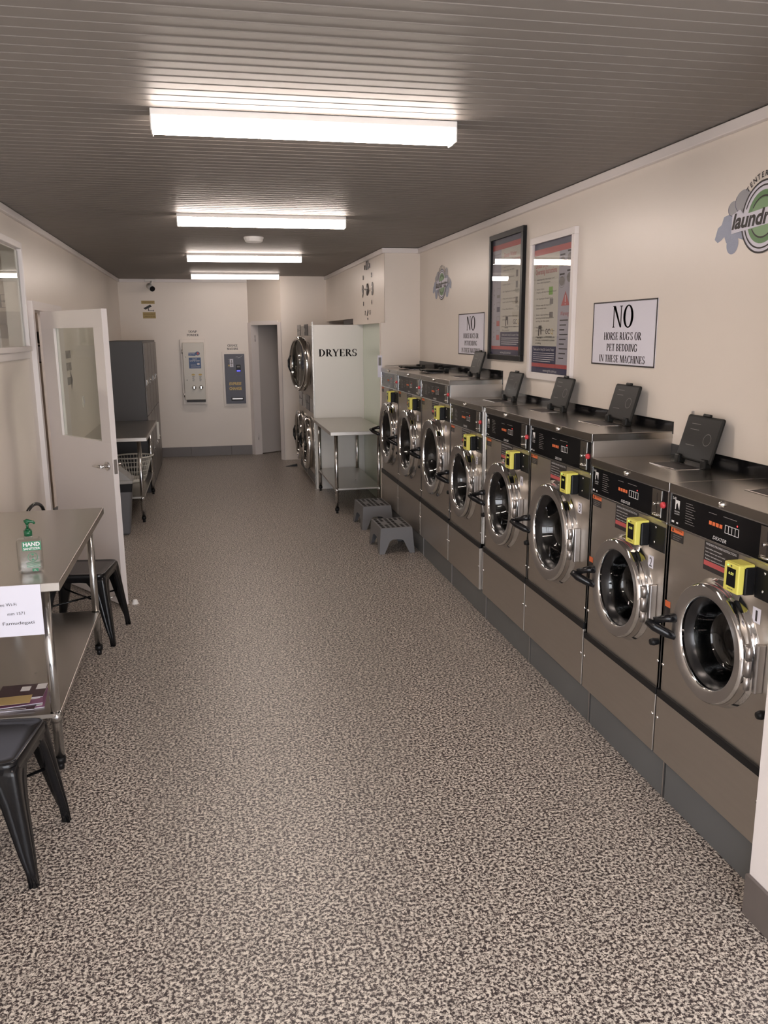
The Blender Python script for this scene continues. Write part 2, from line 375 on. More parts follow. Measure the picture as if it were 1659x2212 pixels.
# right wall: upper wall with stepped lower edge over the machines
wr = MB()
for a, b_, z0 in ((1.96, 2.185, 0), (2.185, 4.344, 1.352), (4.344, 5.933, 1.458), (5.933, 8.46, 1.600)): wr.box(XR, XR+.12, a, b_, z0, ZC)
wr.box(XR, XR+.12, -1.0, 1.96, 0, ZC)
struct(wr.build('wall_right', M['wall']))
gp = MB()
for a, b_, z0, z1 in ((2.185, 4.344, 1.30, 1.355), (3.566, 5.933, 1.40, 1.4585), (5.933, 8.45, 1.50, 1.6005)): gp.box(XR-.004, XR+.004, a, b_, z0, z1)
gp.box(XR+.60, XR+.64, 1.9, 8.5, 0, ZC)
struct(gp.build('trim_2', M['panel']))
nib = MB().box(1.648, XR, 1.975, 2.112, 0, ZC); struct(nib.build('wall_nib', M['white']))
sk = MB().box(1.634, 1.648, 1.962, 2.115, 0, 0.145, .002).box(1.648, XR, 1.960, 1.975, 0, 0.145, .002)
struct(sk.build('baseboard_right', M['tile']))
# bulkhead above the dryers and the recess behind them
bk = MB().box(XBK, XBK+.10, 8.45, 10.34, 1.985, ZC).box(XBK, XBK+.10, 10.34, 13.6, 2.06, ZC).box(XBK, XR+.12, 8.44, 8.46, 1.56, ZC)
bk.box(XBK-.045, XBK, 8.44, 8.50, 0.0, 1.985)
bk.box(XBK, XR+.12, 8.46, 8.50, 0, 1.56)
bk.box(XBK+.10, 2.9, 10.36, 13.6, 2.06, 2.10)
struct(bk.build('wall_bulkhead', M['wall']))
gw = MB().box(1.858, 1.90, 8.50, 10.10, 0, 1.985).box(XBK+.1, 1.90, 8.5, 10.34, 1.985, 2.0)
struct(gw.build('wall_recess', M['green']))
struct(box('trim_3', M['ink'], XBK+.02, XBK+.08, 10.345, 11.2, 2.0, 2.059))
# far walls
AX0, AY0, AX1, AY1 = 0.655, 13.42, 1.10, 12.66
wb = MB().box(XL, AX0, YB, YB+.1, 0, ZC); struct(wb.build('wall_back', M['wall']))
ang = math.atan2(AY1-AY0, AX1-AX0); LW = math.hypot(AX1-AX0, AY1-AY0)
def angbox(mb, u0, u1, t0, t1, z0, z1):        # u along the angled wall, t into the room behind
    d = Vector((math.cos(ang), math.sin(ang))); n_ = Vector((-d.y, d.x))
    p = lambda u, t: (AX0+d.x*u+n_.x*t, AY0+d.y*u+n_.y*t)
    mb.prismz([p(u0, t0), p(u1, t0), p(u1, t1), p(u0, t1)], z0, z1)
aw = MB(); angbox(aw, 0.0, LW, 0, .10, 2.06, ZC); struct(aw.build('wall_angled', M['wall']))
af = MB(); angbox(af, 0, .085, -.015, .12, 0, 2.06); angbox(af, LW-.085, LW, -.015, .12, 0, 2.06); angbox(af, .085, LW-.085, -.012, .115, 2.02, 2.08)
struct(af.build('trim_4', M['white']))
we = MB().box(AX1, XBK+.6, AY1, AY1+.10, 0, ZC); struct(we.build('wall_end', M['wall']))
# small room behind the far doorway
br = MB().box(AX0+.12, 2.2, 14.9, 15.0, 0, ZC).box(2.2, 2.3, 12.7, 15.0, 0, ZC).box(0.54, 0.6, 13.5, 15.0, 0, ZC)
struct(br.build('wall_store', M['wall']))
struct(MB().box(3.2, 3.3, -1.05, 15.4, 0, ZC+.02).box(-1.385, 3.3, 15.3, 15.4, 0, ZC+.02).box(2.264, 3.25, -1.05, -.98, 0, ZC+.02).box(-1.42, -1.385, 13.4, 15.4, 0, ZC+.02).build('wall_light_block', M['wall']))  # unseen enclosing walls, added to stop sky light leaking in behind the dryers
# cornices
co = MB()
def corn(x0, x1, y0, y1): co.box(x0, x1, y0, y1, ZC-.05, ZC-.004, .004)
corn(XL, XL+.03, -1.0, 13.42); corn(XR-.03, XR, -1.0, 8.44); corn(XBK-.03, XBK, 8.44, 12.66); corn(XBK-.03, XR, 8.41, 8.44); corn(XL+.03, AX0, YB-.025, YB)
struct(co.build('trim_5', M['white']))
# back skirting tiles with grout joints
bs = MB()
for a, b_ in ((-1.25, -0.955), (-0.950, -.322), (-.317, .309), (.314, .640)): bs.box(a, b_, YB-.012, YB, 0, .15, .002)
struct(bs.build('baseboard_back', M['tile']))
struct(box('trim_6', M['grout'], -1.25, .640, YB-.006, YB, 0, .149))
# front wall: shopfront with panes and door, behind the camera
fw = MB().box(XL-TH, 2.3, -1.05, -.95, 2.35, ZC).box(XL-TH, -1.15, -1.05, -.95, 0, ZC).box(2.05, 2.3, -1.05, -.95, 0, ZC).box(-1.15, 0.2, -1.04, -.96, 0, .25)
for x in (0.2, 1.2): fw.box(x-.03, x+.03, -1.03, -.97, 0, 2.35)
fw.box(-1.15, 2.05, -1.03, -.97, 1.95, 2.0)
struct(fw.build('wall_front', M['white']))
w2 = struct(MB().box(-1.15, 2.05, -1.02, -.98, 2.33, 2.35).build('window_2', M['white']))
box('window_pane', M['glass'], -1.15, 2.05, -1.001, -.999, 0.02, 2.33, w2)

# room beyond the left wall
ob = MB().box(-3.9, XL-TH, 8.85, 8.95, 0, ZC).box(-4.0, -3.9, 3.0, 8.95, 0, ZC).box(-4.0, XL-TH, 2.9, 3.0, 0, ZC).box(-4.0, XL-TH+.001, 2.9, 8.95, ZC-.03, ZC-.001)
struct(ob.build('wall_far_room', M['wall']))

# ---- open door in the left doorway (hinge near jamb)
dl = Vector((-.664-(-1.175), 5.865-6.60)); LD = dl.length; dang = math.atan2(dl.y, dl.x)
dr = bpy.data.objects.new('door_1', None); COL.objects.link(dr); dr.location = (-1.175, 6.60, 0); dr.rotation_euler = (0, 0, dang); struct(dr)
# local x from hinge to free edge; the visible face is local -y
g0, g1 = LD-.705, LD-.125; g0 = max(.13, g0)
db = MB().box(0, LD, 0, .04, .012, 1.165, .001).box(0, LD, 0, .04, 1.93, 2.05, .001).box(0, g0, 0, .04, 1.165, 1.93).box(g1, LD, 0, .04, 1.165, 1.93)
db.build('door_leaf', M['door'], dr)
MB().box(g0, g1, .018, .022, 1.165, 1.93).build('door_pane', M['glass'], dr)
hb = MB().cyl((LD-.065, 0, 1.0), (LD-.065, -.012, 1.0), .030, n=28).cyl((LD-.065, -.012, 1.0), (LD-.065, -.055, 1.0), .010)
hb.tube([(LD-.065, -.052, 1.0), (LD-.11, -.056, 1.0), (LD-.16, -.054, .997), (LD-.195, -.046, .992)], [.011, .011, .009, .007], 12)
hb.cyl((LD-.065, .04, 1.0), (LD-.065, .095, 1.0), .010).tube([(LD-.065, .095, 1.0), (LD-.16, .095, 1.0)], .009, 10)
hb.build('door_handle', M['chrome'], dr)
MB().box(LD-.0005, LD+.001, .008, .032, .95, 1.05).build('latch_plate', M['satin'], dr)
MB().tube([(LD-.09, -.005, .07), (LD-.09, -.06, .055)], .006, 8).cyl((LD-.09, -.06, .055), (LD-.09, -.085, .05), .013).build('door_stop', M['chrome'], dr)
hg = MB()
for z in (.25, 1.02, 1.82): hg.cyl((0, .045, z-.05), (0, .045, z+.05), .008)
hg.build('door_hinge', M['satin'], dr)
ds = MB().lathe((-.590, 5.93, 0), [(.0, .030), (.014, .030), (.016, .026), (.022, .006), (.026, 0.0)], 'z', 24)
tag(ds.build('door_stop', M['plastic']), 'small white rubber door stop on the floor beside the open white door', 'door stop')

# ---- inner door of the far doorway, ajar into the dark store
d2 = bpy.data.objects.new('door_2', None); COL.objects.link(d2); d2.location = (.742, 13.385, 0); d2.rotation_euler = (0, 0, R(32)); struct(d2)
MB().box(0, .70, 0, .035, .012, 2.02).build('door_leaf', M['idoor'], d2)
hh = MB()
for z in (.28, 1.82): hh.box(-.012, .012, -.008, .0, z-.05, z+.05).cyl((0, -.008, z-.05), (0, -.008, z+.05), .007)
hh.build('door_hinge', M['tube'], d2)
MB().box(.50, .56, -.002, 0, 1.66, 1.70).build('door_label', M['stkred'], d2)

# ================================================================== LIGHTS (ceiling battens)
def batten(x, y, label, n=1.2, rz=0, lm='lamp'):
    t = thing('ceiling_light', label, 'light', (x, y, ZC), rz, 'ceiling battens across the room')
    MB().box(-n/2, n/2, -.058, .058, -.026, -.0008, .003).build('light_base', M['plastic'], t)
    pr = [(-.056, -.024)]+[(-.056*math.cos(a), -.030-.052*math.sin(a)**.7) for a in [PI*i/14 for i in range(1, 14)]]+[(.056, -.024)]
    b_ = MB(); A = []
    for X in (-n/2+.006, n/2-.006): A.append([b_.b.verts.new((X, p[0], p[1])) for p in pr])
    for i in range(len(pr)-1):
        f = b_.b.faces.new((A[0][i], A[0][i+1], A[1][i+1], A[1][i])); f.smooth = True
    b_.b.faces.new(A[0]); b_.b.faces.new(A[1][::-1])
    b_.build('diffuser', M[lm], t)
    MB().box(-n/2, -n/2+.006, -.058, .058, -.08, -.024, .002).build('end_cap', M['plastic'], t)
    MB().box(n/2-.006, n/2, -.058, .058, -.08, -.024, .002).build('end_cap', M['plastic'], t)
    return t
batten(.435, 3.525, 'long white ceiling light nearest the front, largest in view', 1.2)
batten(.440, 6.33, 'ceiling light second from the front, just before the round smoke detector', 1.2)
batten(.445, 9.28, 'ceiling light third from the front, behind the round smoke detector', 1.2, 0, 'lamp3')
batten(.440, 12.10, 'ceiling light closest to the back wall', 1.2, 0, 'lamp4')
batten(.435, .68, 'ceiling light above and behind the viewer', 1.2)
batten(-2.75, 5.6, 'unseen ceiling light added to brighten the room beyond the left window', 1.2, R(90))  # lamp out of view, put in to brighten the far room
sm = thing('smoke_detector', 'round white smoke detector on the ceiling between two lights', 'smoke detector', (.452, 7.69, ZC))
MB().lathe((0, 0, 0), [(.086, -.0008), (.086, -.012), (.080, -.020), (.078, -.034), (.066, -.044), (.0, -.046)], 'z', 40).build('detector_body', M['plastic'], sm)
MB().lathe((0, 0, 0), [(.0795, -.022), (.0795, -.024)], 'z', 40).build('vent_ring', M['grey'], sm)

# ================================================================== WASHING MACHINES
MX = 1.742
def machine(typ, w, zt, yl, num, label, dial=False, lidup=True):
    """local x: 0 = left edge seen from the aisle; local -y = towards the aisle"""
    t = thing('washing_machine', label, 'washing machine', (MX, yl, 0), R(-90), 'front loading washers along the right wall')
    D = 0.60; z0 = .168
    P = dict(s=(.37, .785, .218, .143, 1.143, 1.267, .415, .448),
             m=(.385, .855, .256, .158, 1.229, 1.376, .452, .490),
             l=(.455, .915, .300, .205, 1.360, 1.500, .455, .500))[typ]
    uc, zc, rr, zd, pz0, pz1, bz0, bz1 = P
    if w < .8 and typ == 'l': uc = .415
    g = .004
    ri = rr*.86
    # body: sides/back as a shell plus front panel with a round opening
    b_ = MB(); n = 64
    f0, f1, fz0, fz1 = g, w-g, bz1, pz0-.004
    def edge(th):
        c_, s_ = math.cos(th), math.sin(th); k = 1e9
        if c_ > 1e-9: k = min(k, (f1-uc)/c_)
        if c_ < -1e-9: k = min(k, (f0-uc)/c_)
        if s_ > 1e-9: k = min(k, (fz1-zc)/s_)
        if s_ < -1e-9: k = min(k, (fz0-zc)/s_)
        return (uc+c_*k, zc+s_*k)
    angs = [2*PI*i/n for i in range(n)]+[math.atan2(q-zc, p-uc) % (2*PI) for p in (f0, f1) for q in (fz0, fz1)]; angs.sort()
    O = []; I = []
    for th in angs:
        p = edge(th); O.append(b_.b.verts.new((p[0], 0, p[1]))); I.append(b_.b.verts.new((uc+ri*math.cos(th), 0, zc+ri*math.sin(th))))
    for i in range(len(angs)): j = (i+1) % len(angs); b_.b.faces.new((O[i], O[j], I[j], I[i]))
    b_.box(g, g+.012, .0, D, z0, zt-.03).box(w-g-.012, w-g, .0, D, z0, zt-.03).box(g+.013, w-g-.013, D-.01, D-.001, z0+.001, zt-.031).box(g+.013, w-g-.013, .015, D-.002, pz0-.02, zt-.031).box(g+.013, w-g-.013, .02, D-.003, z0+.002, bz0+.02)
    b_.build('body', M['steel'], t, recalc=False)
    # lower panel with screws and black kick band
    MB().box(g+.002, w-g-.002, -.010, .012, z0, bz0+.004, .002).build('lower_panel', M['steel'], t)
    MB().box(g, w-g, -.012, .02, bz0+.004, bz1, .002).build('kick_band', M['black'], t)
    for x, z in ((.02, .33), (w-.02, .33), (.02, .56), (w-.02, .56)): MB().lathe((x, -.010 if z < .45 else 0, z), [(.0, -.005), (.006, -.004), (.007, 0)], 'y', 12).build('screw', M['chrome'], t)
    # cap
    cp = MB().box(g-.002, w-g+.002, -.010, D, zt-.006, zt, .0015).box(g-.002, w-g+.002, -.010, -.004, zt-.034, zt-.004, .001)
    cp.box(g-.002, g+.001, -.008, D, zt-.034, zt-.003).box(w-g-.001, w-g+.002, -.008, D, zt-.034, zt-.003)
    cap = cp.build('top_cap', M['capst'], t)
    MB().lathe((w*.5, -.0105, zt-.018), [(.0, -.012), (.009, -.011), (.011, -.004), (.013, 0)], 'y', 16).build('cap_lock', M['chrome'], cap)
    # dispenser and raised lid
    ld = MB().box(w*.30, w*.62, .17, .30, zt-.002, zt+.002, .001); ld.build('dispenser_frame', M['chrome'], cap)
    MB().box(w*.30+.012, w*.62-.012, .182, .288, zt-.001, zt+.0028).build('dispenser_opening', M['ink'], cap)
    lw, lh = (.27, .20) if typ == 's' else (.26, .185)
    tilt = Matrix.Rotation(R(-16 if lidup else 88), 4, 'X'); pv = (0, .305, zt+.012); lx = w*.60-lw*.62-(.055 if typ == 's' else .03)
    lb = MB().box(lx, lx+lw, .300, .316, zt+.02, zt+.02+lh, .010, 3, tilt, pv).box(lx+lw*.42, lx+lw*.62, .298, .312, zt+.018+lh, zt+.030+lh, .003, 1, tilt, pv)
    for xx in (lx+.035, lx+lw-.035): lb.box(xx-.018, xx+.018, .290, .325, zt, zt+.040, .006)
    lid = lb.build('dispenser_lid', M['smoke'], t)
    li = Ink(); fy = .2995
    li.ring(lw*.24, -.0, .028, .026, .002, .002).rect(-lw*.30, -lw*.05, .035, .037).rect(-lw*.30, -lw*.05, .060, .062).rect(-lw*.30, -lw*.05, -.035, -.033)
    lo = li.build('lid_marking', M['grey'], t); lo.parent = lid
    lo.matrix_local = Matrix.Translation(Vector(pv)) @ tilt @ Matrix.Translation(Vector((lx+lw/2, fy-pv[1]-.0008, .008+lh/2)))
    # control panel
    cw0, cw1 = .012, w-.012; cx1 = w-.127; cx2 = w-.055
    pn = MB().box(cw0, cw1, -.006, .02, pz0, pz1-.004, .001).build('control_panel', M['panel'], t)
    MB().box(cw0-.006, cw1+.006, -.009, .0, pz0-.009, pz0, .001).box(cw0-.006, cw1+.006, -.009, 0, pz1-.004, pz1+.002, .001).box(cw0-.006, cw0, -.008, 0, pz0, pz1).box(cw1, cw1+.006, -.008, 0, pz0, pz1).build('panel_trim', M['tube'], pn)
    zh = pz1-pz0; zm = (pz0+pz1)/2
    cs = MB().box(cx1, cx2, -.009, -.006, pz0+.006, pz1-.008, .001); cs.build('coin_plate', M['capst'], pn)
    k = Ink(); yy = -.0096; cc = (cx1+cx2)/2
    k.rect(cc-.002, cc+.003, zm+.004, zm+.040, yy).rect(cc-.001, cc+.004, zm-.045, zm-.008, yy).build('coin_slot', M['ink'], pn)
    MB().cyl((cc-.005, -.009, zm-.004), (cc-.005, -.022, zm-.004), .006).build('coin_knob', M['chrome'], pn)
    MB().tube([(cc-.03, -.012, zm-.047), (cc-.0, -.020, zm-.047), (cc+.02, -.012, zm-.047)], .003, 8).build('coin_return', M['chrome'], pn)
    MB().lathe((cx2+.014, -.006, zm-.0), [(.0, -.012), (.011, -.011), (.013, -.004), (.013, 0)], 'y', 24).build('return_button', M['red'], pn)
    ww = cx1-cw0
    k = Ink(); y2 = -.0068
    k.text('2x$1' if typ == 's' else '3x$1', cw0+.012, pz1-.018, .010, al='l', y=y2)
    lx0, lz0 = cw0+.030, zm+.018
    k.pg([(lx0, lz0-.016), (lx0+.006, lz0-.016), (lx0+.008, lz0+.004), (lx0+.016, lz0+.010), (lx0+.022, lz0-.004), (lx0+.030, lz0-.016), (lx0+.032, lz0+.020), (lx0, lz0+.020)], y2)
    k.text('DEXTER', lx0+.016, lz0-.024, .006, .036, y=y2).text('LAUNDRY', lx0+.016, lz0-.033, .005, .036, y=y2)
    k.rect(cw0+.012, cw0+.030, pz0+.010, pz0+.018, y2).rect(cw0+.045, cw0+.058, pz0+.010, pz0+.016, y2)
    k.text('DEXTER', cw0+ww*.60, pz0+.014, .013, .080, y=y2, shear=.3)
    k.build('panel_lettering', M['whiteink'], pn)
    k = Ink()
    for i in range(9): k.rect(cw0+ww*.19, cw0+ww*.19+.045+.018*((i*7) % 3)/2, zm+.038-i*.0095, zm+.040-i*.0095, y2)
    k.rect(cw0+ww*.46, cw0+ww*.55, zm+.034, zm+.036, y2).rect(cw0+ww*.62, cw0+ww*.76, zm+.036, zm+.038, y2)
    k.build('panel_fine_print', M['grey'], pn)
    k = Ink()
    for i in range(4): k.rect(cw0+ww*.47+i*.021, cw0+ww*.47+i*.021+.017, zm-.008, zm+.006, y2)
    k.build('cycle_buttons', M['orange'], pn)
    k = Ink(); q0 = cw0+ww*.645
    for i in range(5): k.rect(q0+i*.019, q0+i*.019+.003, zm-.016, zm+.010, y2)
    k.rect(q0, q0+.079, zm-.018, zm-.016, y2).rect(q0, q0+.079, zm+.009, zm+.011, y2); k.build('price_window', M['whiteink'], pn)
    Ink().disc(q0+.068, zm+.020, .003, .003, y2).build('status_lamp', M['led_r'], pn)
    if dial:
        k = Ink()
        for i in range(3): k.ring(cw0+ww*(.35+.15*i), zm, .026, .026, .003, .003, y=y2-.0002)
        k.build('dial_rings', M['grey'], pn)
    # stickers on the front
    sk_ = Ink().rect(.014, .103, pz0-.030, pz0-.006, -.0008).build('warning_sticker', M['orange'], t)
    Ink().rect(.014, .103, pz0-.062, pz0-.030, -.0008).build('sticker_lower', M['ink'], sk_)
    k = Ink().pg([(.022, pz0-.026), (.036, pz0-.026), (.029, pz0-.011)], -.0013).text('WARNING', .068, pz0-.016, .008, .046, y=-.0013); k.build('sticker_lettering', M['ink'], sk_)
    k = Ink()
    for i in range(3): k.rect(.034, .096-.01*i, pz0-.040-i*.008, pz0-.038-i*.008, -.0013)
    k.build('sticker_print', M['grey'], sk_)
    s2 = Ink().rect(.006, .045, zc+.02, zc+.045, -.0008).build('warning_sticker', M['orange'], t)
    Ink().rect(.006, .045, zc-.02, zc+.02, -.0008).build('sticker_lower', M['ink'], s2)
    ix0 = {'s': .243, 'm': .287, 'l': .34}[typ]; ix1 = ix0+.20; iz1 = pz0-.008; iz0 = iz1-.110
    ins = Ink().rect(ix0, ix1, iz0, iz1, -.0008).build('instruction_sticker', M['ink'], t)
    k = Ink().text('WASHING MACHINE INSTRUCTIONS', (ix0+ix1)/2, iz1-.012, .009, .18, y=-.0014)
    for i, s_ in enumerate(('Load clothes and detergent', 'Insert coins or use card reader', 'Select temperature', 'Select cycle and start')):
        k.text(s_, ix0+.010, iz1-.028-i*.013, .0055, .10+.02*(i % 2), al='l', y=-.0014)
    k.build('instruction_lettering', M['whiteink'], ins)
    Ink().rect(ix0+.004, ix1-.004, iz0+.018, iz0+.036, -.0014).build('red_warning_strip', M['stkred'], ins)
    # black plate, number label
    px0, px1, pl0, pl1 = w-.140, w-.022, pz0-.132, pz0-.028
    pl = MB().box(px0, px1, -.003, 0, pl0, pl1, .001).build('payment_plate', M['black'], t)
    MB().lathe((px0+.045, -.003, pl1-.012), [(0, -.003), (.004, -.002), (.005, 0)], 'y', 12).build('plate_screw', M['chrome'], pl)
    MB().lathe((px0+.040, -.003, pl0+.03), [(0, -.003), (.004, -.002), (.005, 0)], 'y', 12).build('plate_screw', M['chrome'], pl)
    nl = Ink().rect(px0-.002, px0+.040, pl0-.085, pl0-.033, -.0008).build('number_label', M['paper'], t)
    if num: Ink().text(num, px0+.019, pl0-.059, .040, .020 if num != '1' else .010, y=-.0016).build('number_lettering', M['ink'], nl)
    # card reader box
    c1 = px0-.002; c0 = c1-.080; cz0, cz1 = pl0+.008, pl1+.004
    cr_ = MB().box(c0+.006, c1+.0015, -.040, -.0005, cz0-.004, cz1-.006, .006, 2).build('card_reader', M['black'], t)
    yb = MB().box(c0, c1, -.066, -.042, cz0, cz1, .004, 2).box(c0+.002, c1-.002, -.060, -.004, cz1-.012, cz1+.0015, .004, 2)
    yb.build('yellow_shell', M['yellow'], cr_)
    Ink().rect(c0+.018, c1-.014, cz0+.020, cz1-.016, -.0668).build('reader_screen', M['panel'], cr_)
    Ink().text('6.00', (c0+c1)/2+.002, cz1-.034, .010, .026, y=-.0674).build('screen_digits', M['led_y'], cr_)
    Ink().disc(c0+.022, cz1-.009, .0035, .002, -.0668).build('reader_lamp', M['led_g'], cr_)
    k = Ink().disc((c0+c1)/2, cz1-.009, .004, .003, -.0668)
    for i in range(3): k.rect((c0+c1)/2-.012+i*.010, (c0+c1)/2-.005+i*.010, cz0+.010, cz0+.013, -.0668)
    k.build('reader_marks', M['ink'], cr_)
    if num in ('1', '4'): Ink().rect(c0-.022, c0-.001, cz0+.032, cz0+.064, -.0018).build('green_sticker', M['sgreen'], t)
    # door assembly
    dr_ = MB().lathe((uc, 0, zc), [(rr*1.06, 0.0), (rr*1.06, -.006), (rr*1.005, -.010), (rr*.995, -.030), (rr*1.0, -.046), (rr*.985, -.055), (rr*.955, -.060)], 'y', 72).build('door', M['chrome'], t)
    MB().lathe((uc, 0, zc), [(rr*.957, -.0602), (rr*.80, -.0560), (rr*.775, -.052)], 'y', 72).build('door_face', M['satin'], dr_)
    MB().lathe((uc, 0, zc), [(rr*.775, -.052), (rr*.765, -.051), (rr*.755, -.044), (rr*.75, -.034)], 'y', 72).build('inner_rim', M['chrome'], dr_)
    MB().lathe((uc, 0, zc), [(rr*.752, -.036), (rr*.72, -.030), (rr*.64, -.012), (rr*.60, .020), (rr*.585, .060), (rr*.60, .075)], 'y', 64).build('door_gasket', M['rubber'], dr_)
    gl = MB().lathe((uc, 0, zc), [(rr*.625, -.012), (rr*.58, .015), (rr*.55, .045), (rr*.50, .06), (rr*.30, .070), (0, .074)], 'y', 56)
    gl.build('door_glass', M['doorglass'], dr_)
    MB().lathe((uc, 0, zc), [(rr*.60, .075), (rr*.64, .085), (rr*.62, .10), (rr*.68, .12), (rr*.95, .13), (rr*.97, .20), (rr*.95, .21), (rr*.95, .33), (rr*.97, .34), (rr*.95, .48)], 'y', 56).build('drum', M['chrome'], t)
    bkm = MB().lathe((uc, 0, zc), [(rr*.95, .48), (rr*.3, .47), (0, .465)], 'y', 56); bkm.build('drum_back', M['smoke'], t)
    dk = Ink()
    for i in range(-6, 7):
        for j in range(-6, 7):
            xx, zz = (i+.5*(j % 2))*rr*.13, j*rr*.12
            if rr*.25 < math.hypot(xx, zz) < rr*.85: dk.disc(uc+xx, zc+zz, rr*.025, rr*.025, .464, 8)
    dk.build('drum_holes', M['ink'], t)
    # hinge (right) and handle (left)
    hx = uc+rr+.015
    hn = MB()
    for a, b2 in ((-.075, -.030), (-.028, .028), (.030, .075)): hn.cyl((hx, -.045, zc+a), (hx, -.045, zc+b2), .011, n=16)
    hn.box(uc+rr*.93, hx, -.052, -.036, zc-.028, zc+.028, .002).box(hx+.004, hx+.024, -.030, 0, zc-.085, zc+.085, .004)
    hn.build('hinge', M['satin'], dr_)
    hl = MB().tube([(uc-rr*.88, -.052, zc-.045), (uc-rr*.96, -.080, zc-.034), (uc-rr*1.06, -.118, zc-.012), (uc-rr*1.13, -.132, zc+.002), (uc-rr*1.15, -.128, zc+.006)], [.014, .018, .019, .019, .013], 14)
    hl.tube([(uc-rr*.90, -.050, zc+.030), (uc-rr*.98, -.085, zc+.024), (uc-rr*1.08, -.120, zc+.010)], [.020, .015, .014], 12)
    hl.build('door_handle', M['gloss'], dr_)
    MB().lathe((w-.03 if typ == 's' else .03, 0, zc-.145), [(0, -.035), (.012, -.034), (.016, -.02), (.013, 0)], 'y', 16).build('release_knob', M['black'], t)
    return t
LB = {1: 'stainless washer numbered 1, nearest the camera, partly cut by the white wall end',
      2: 'stainless washer numbered 2, low one just left of washer number 1',
      3: 'taller stainless washer numbered 3 below the right-hand framed NO sign',
      4: 'stainless washer numbered 4 between washer 3 and washer 5',
      5: 'stainless washer numbered 5 beside the step down from the tall machines',
      6: 'tall stainless washer, nearest of the three tallest, with raised lid below NO sign',
      7: 'middle one of the three tallest stainless washers at the back',
      8: 'farthest stainless washer, beside the steel table and green recess'}
machine('s', .685, 1.302, 2.881, '1', LB[1]); machine('s', .685, 1.302, 3.566, '2', LB[2])
machine('m', .778, 1.413, 4.344, '3', LB[3]); machine('m', .765, 1.412, 5.110, '4', LB[4]); machine('m', .755, 1.410, 5.928, '5', LB[5])
machine('l', .866, 1.537, 6.800, '', LB[6], True); machine('l', .866, 1.537, 7.667, '', LB[7], True, False); machine('l', .766, 1.537, 8.436, '', LB[8], True, False)
box('filler_strip', M['tube'], MX+.01, MX+.35, 5.112, 5.170, .168, 1.40); f_ = bpy.data.objects['filler_strip']; tag(f_, 'narrow bright steel filler post between washers 4 and 5', 'filler strip')
# steel bases under the machines
js = [2.19, 2.80, 3.49, 4.27, 5.05, 5.86, 6.72, 7.58, 8.43]
nm = ['nearest the white wall end, under washer 1', 'under washer 2', 'under washer 3', 'under washer 4', 'under washer 5', 'under the nearest of the three tallest washers', 'under the middle tall washer behind the step stools', 'under the farthest washer beside the steel table']
for i in range(8):
    a, b_ = js[i], js[i+1]
    t = thing('machine_base', 'grey painted steel base '+nm[i], 'machine base', (1.745, b_, 0), R(-90), 'steel bases under the washers')
    MB().box(.004, b_-a-.004, 0, .55, 0, .166, .003).build('base_box', M['plinth'], t)
    MB().box(b_-a-.010, b_-a-.002, -.003, .02, .002, .164).build('corner_edge', M['satin'], t)

# ================================================================== DRYERS
def dryer(loc, rz, label, group, open_up=False, hinge_near=True):
    t = thing('tumble_dryer', label, 'dryer', loc, rz, group); w = .82; g = .004
    MB().box(g, w-g, .0, .53, .05, 1.98, .003).box(.03, w-.03, .03, .5, 0, .05).build('body', M['steel'], t)
    MB().box(.05, w-.05, -.004, 0, .07, .17).build('lower_panel', M['plinth'], t)
    for z in (.535, 1.515):
        op = open_up and z > 1
        if z > 1: zz0, zz1 = 1.86, 2.0
        else: zz0, zz1 = .93, 1.12
        cp_ = MB().box(.05, w*.55, -.005, 0, zz0, zz1, .002).build('control_panel', M['panel'], t)
        Ink().rect(.09, .20, (zz0+zz1)/2-.02, (zz0+zz1)/2+.02, -.0058).rect(.25, .38, (zz0+zz1)/2-.01, (zz0+zz1)/2+.0, -.0058).build('panel_marking', M['grey'], cp_)
        MB().box(w*.62, w*.95, -.006, 0, zz0, zz1-.02, .002).build('coin_box', M['capst'], t)
        MB().lathe((w/2, 0, z), [(.27, -.004), (.26, .05), (.26, .4), (0, .41)], 'y', 48).build('drum', M['smoke'], t)
        e = bpy.data.objects.new('door', None)
        rr = .335
        prof = [(rr*.97, 0), (rr, -.008), (rr, -.06), (rr*.97, -.072), (rr*.90, -.076), (rr*.86, -.07), (rr*.84, -.03)]
        hx = w/2+(.31 if hinge_near else -.31)
        off = w/2-hx
        rg = MB().lathe((off, -.010, 0), prof, 'y', 64).cyl((0, -.02, -.09), (0, -.02, .09), .012).box(min(0, off*.2), max(0, off*.2), -.03, -.005, -.07, .07)
        d = rg.build('door', M['chrome'], t, (hx, 0, z))
        gl = MB().lathe((off, -.010, 0), [(rr*.87, -.050), (rr*.80, -.046), (rr*.5, -.035), (0, -.03)], 'y', 48).build('door_glass', M['doorglass'], d)
        MB().tube([(off*1.9, -.078, -.10), (off*1.98, -.098, -.04), (off*1.98, -.098, .04), (off*1.9, -.078, .10)], .012, 10).build('door_handle', M['gloss'], d)
        if op: d.rotation_euler = (0, 0, R(12) if hinge_near else R(-12))
    return t
DX = 1.238
dryer((DX, 10.925, 0), R(-90), 'stacked dryer nearest the DRYERS panel, its upper round door ajar', 'stacked tumble dryers', True)
dryer((DX, 11.755, 0), R(-90), 'stacked dryer farther back, half hidden behind the nearer one', 'stacked tumble dryers')
t = thing('side_panel', 'tall white board lettered DRYERS closing the side of the dryers', 'panel', (0, 10.09, 0))
MB().box(DX-.003, DX+.012, -.004, .012, .0, 2.02).build('edge_trim', M['capst'], t)
MB().box(DX+.013, 1.857, 0, .012, .0, 1.984).build('board', mat('board_white', (.74, .73, .70), .35), t)
Ink().text('DRYERS', 1.546, 1.657, .085, .462, y=-.0012, serif=True, bold=.035).build('dryers_lettering', M['ink'], t)
